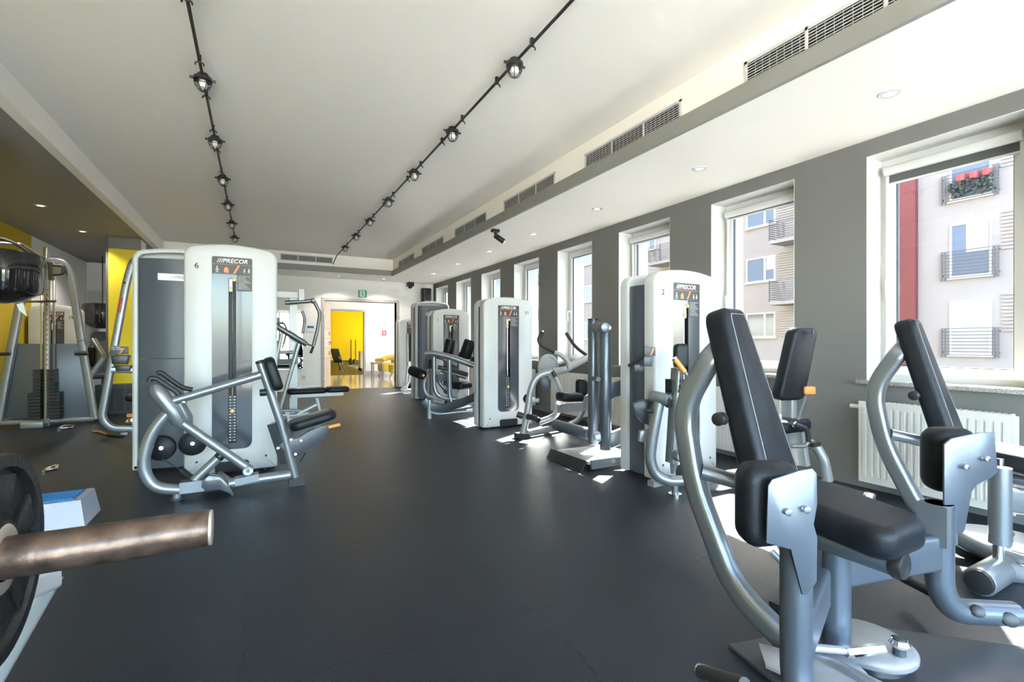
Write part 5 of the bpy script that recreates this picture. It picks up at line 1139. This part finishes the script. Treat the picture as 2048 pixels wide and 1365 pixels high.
# ================================================================ LEFT FOREGROUND
bb_ = thing('barbell', 'rusty brown barbell sleeve end sticking out past black plates', 'barbell', (-.3, .82, .8))
e0 = W(425, 1055, D=.69); e1 = V((-1.7, e0.y + .01, e0.z + .01))
MB().cyl(e0 + V((-.004, 0, 0)), V((-.42, e0.y, e0.z + .002)), .0255, 32, .0015).build('sleeve', 'bar_rust', bb_)
MB().cyl(e0 + V((-.0042, 0, 0)), e0, .0245, 32, .001).build('sleeve_end', 'bar_end', bb_)
MB().cyl(V((-.42, e0.y, e0.z)), e1, .014, 16).build('bar', 'bar_rust', bb_)
def wplate(x, r, th, label, flip):
    c = V((x, e0.y, e0.z)); t = thing('weight_plate', label, 'weight plate', c)
    ax = V((1, 0, 0))
    MB().lathe(c, ax, [(.0270, -th * .5), (.045, -th * .5), (.05, -th * .35), (r * .84, -th * .30), (r * .86, -th * .5), (r * .98, -th * .5), (r, -th * .35), (r, th * .35), (r * .985, th * .5), (r * .87, th * .5), (r * .845, th * .22), (.05, th * .22), (.046, th * .5), (.0270, th * .5), (.0270, -th * .5)], 64).build('disc', 'iron', t)
    m = MB(); m.lathe(c, ax, [(r * .975, th * .505), (r * 1.004, th * .3), (r * 1.004, -th * .3)], 64); m.build('worn_rim', 'iron_edge', t)
    for k in range(6):
        a = 2 * math.pi * (k + .3) / 6; d = V((0, math.cos(a), math.sin(a))); s_ = ax.cross(d)
        ol_ = [c + d * (r * .40) - s_ * r * .10, c + d * (r * .80) - s_ * r * .20, c + d * (r * .80) + s_ * r * .20, c + d * (r * .40) + s_ * r * .10]
        MB().plate([p + ax * th * .2 for p in ol_], ax * th * .22, .003).build('raised_panel', 'iron', t)
    MB().lathe(c, ax, [(.0268, th * .45), (.0268, th * .53), (.040, th * .53), (.044, th * .45)], 32).build('hub_ring', 'bar_end', t)
wplate(-.289, .128, .034, 'black iron weight plate on the bar, outer one with worn rim', 0)
wplate(-.333, .165, .040, 'larger black iron weight plate on the bar behind the worn one', 1)
rk = thing('bar_rack', 'pale steel rack frame slanting to the floor under the barbell', 'rack', (-.5, .9, 0))
a_ = W(100, 1150, D=.80); b_ = W(-45, 1400, D=.72)
dr = (b_ - a_).normalized(); e_ = a_ + dr * ((a_.z - .02) / -dr.z)
MB().rtube([a_ + V((0, 0, 0)), e_], .035, .03).build('slanted_leg', 'rack_paint', rk)
MB().rtube([(-.52, e0.y, .0), (-.52, e0.y, e0.z - .03)], .07, .07).build('upright', 'silver_light', rk)
MB().tube([(-.52, e0.y - .035, e0.z + .03), (-.52, e0.y - .03, e0.z - .026), (-.52, e0.y + .03, e0.z - .026), (-.52, e0.y + .035, e0.z + .03)], .009, .02).build('bar_cradle', 'plastic_black', rk)
MB().rtube([(-.52, e0.y, .66), a_], .05, .04).build('brace', 'silver_light', rk)
MB().rtube([(-.52, e0.y - .3, .03), (-.52, e0.y + .3, .03)], .07, .06, up=(0, 0, 1)).build('floor_foot', 'silver_light', rk)
stp = thing('step_platform', 'white aerobic step with ribbed blue top behind the barbell', 'step', (-1.1, 3.5, 0))
s0 = W(172, 1052, z=0); sx1 = s0.x + .0; sy0 = s0.y - .02
def frustum(x0, x1, y0, y1, z0, z1, q):
    return MB().add([(x0, y0, z0), (x1, y0, z0), (x1, y1, z0), (x0, y1, z0), (x0 + q, y0 + q, z1), (x1 - q, y0 + q, z1), (x1 - q, y1 - q, z1), (x0 + q, y1 - q, z1)], [(0, 1, 5, 4), (1, 2, 6, 5), (2, 3, 7, 6), (3, 0, 4, 7), (4, 5, 6, 7), (0, 3, 2, 1)])
frustum(sx1 - .8, sx1, sy0, sy0 + .32, 0, .15, .025).build('step_body', 'step_white', stp, smooth=False)
MB().bb(sx1 - .75, sx1 - .06, sy0 + .05, sy0 + .27, .15, .156).build('blue_top', 'step_blue', stp)
for k in range(6): MB().bb(sx1 - .74, sx1 - .07, sy0 + .06 + k * .035, sy0 + .075 + k * .035, .156, .160).build('rib', 'blue_plastic', stp)
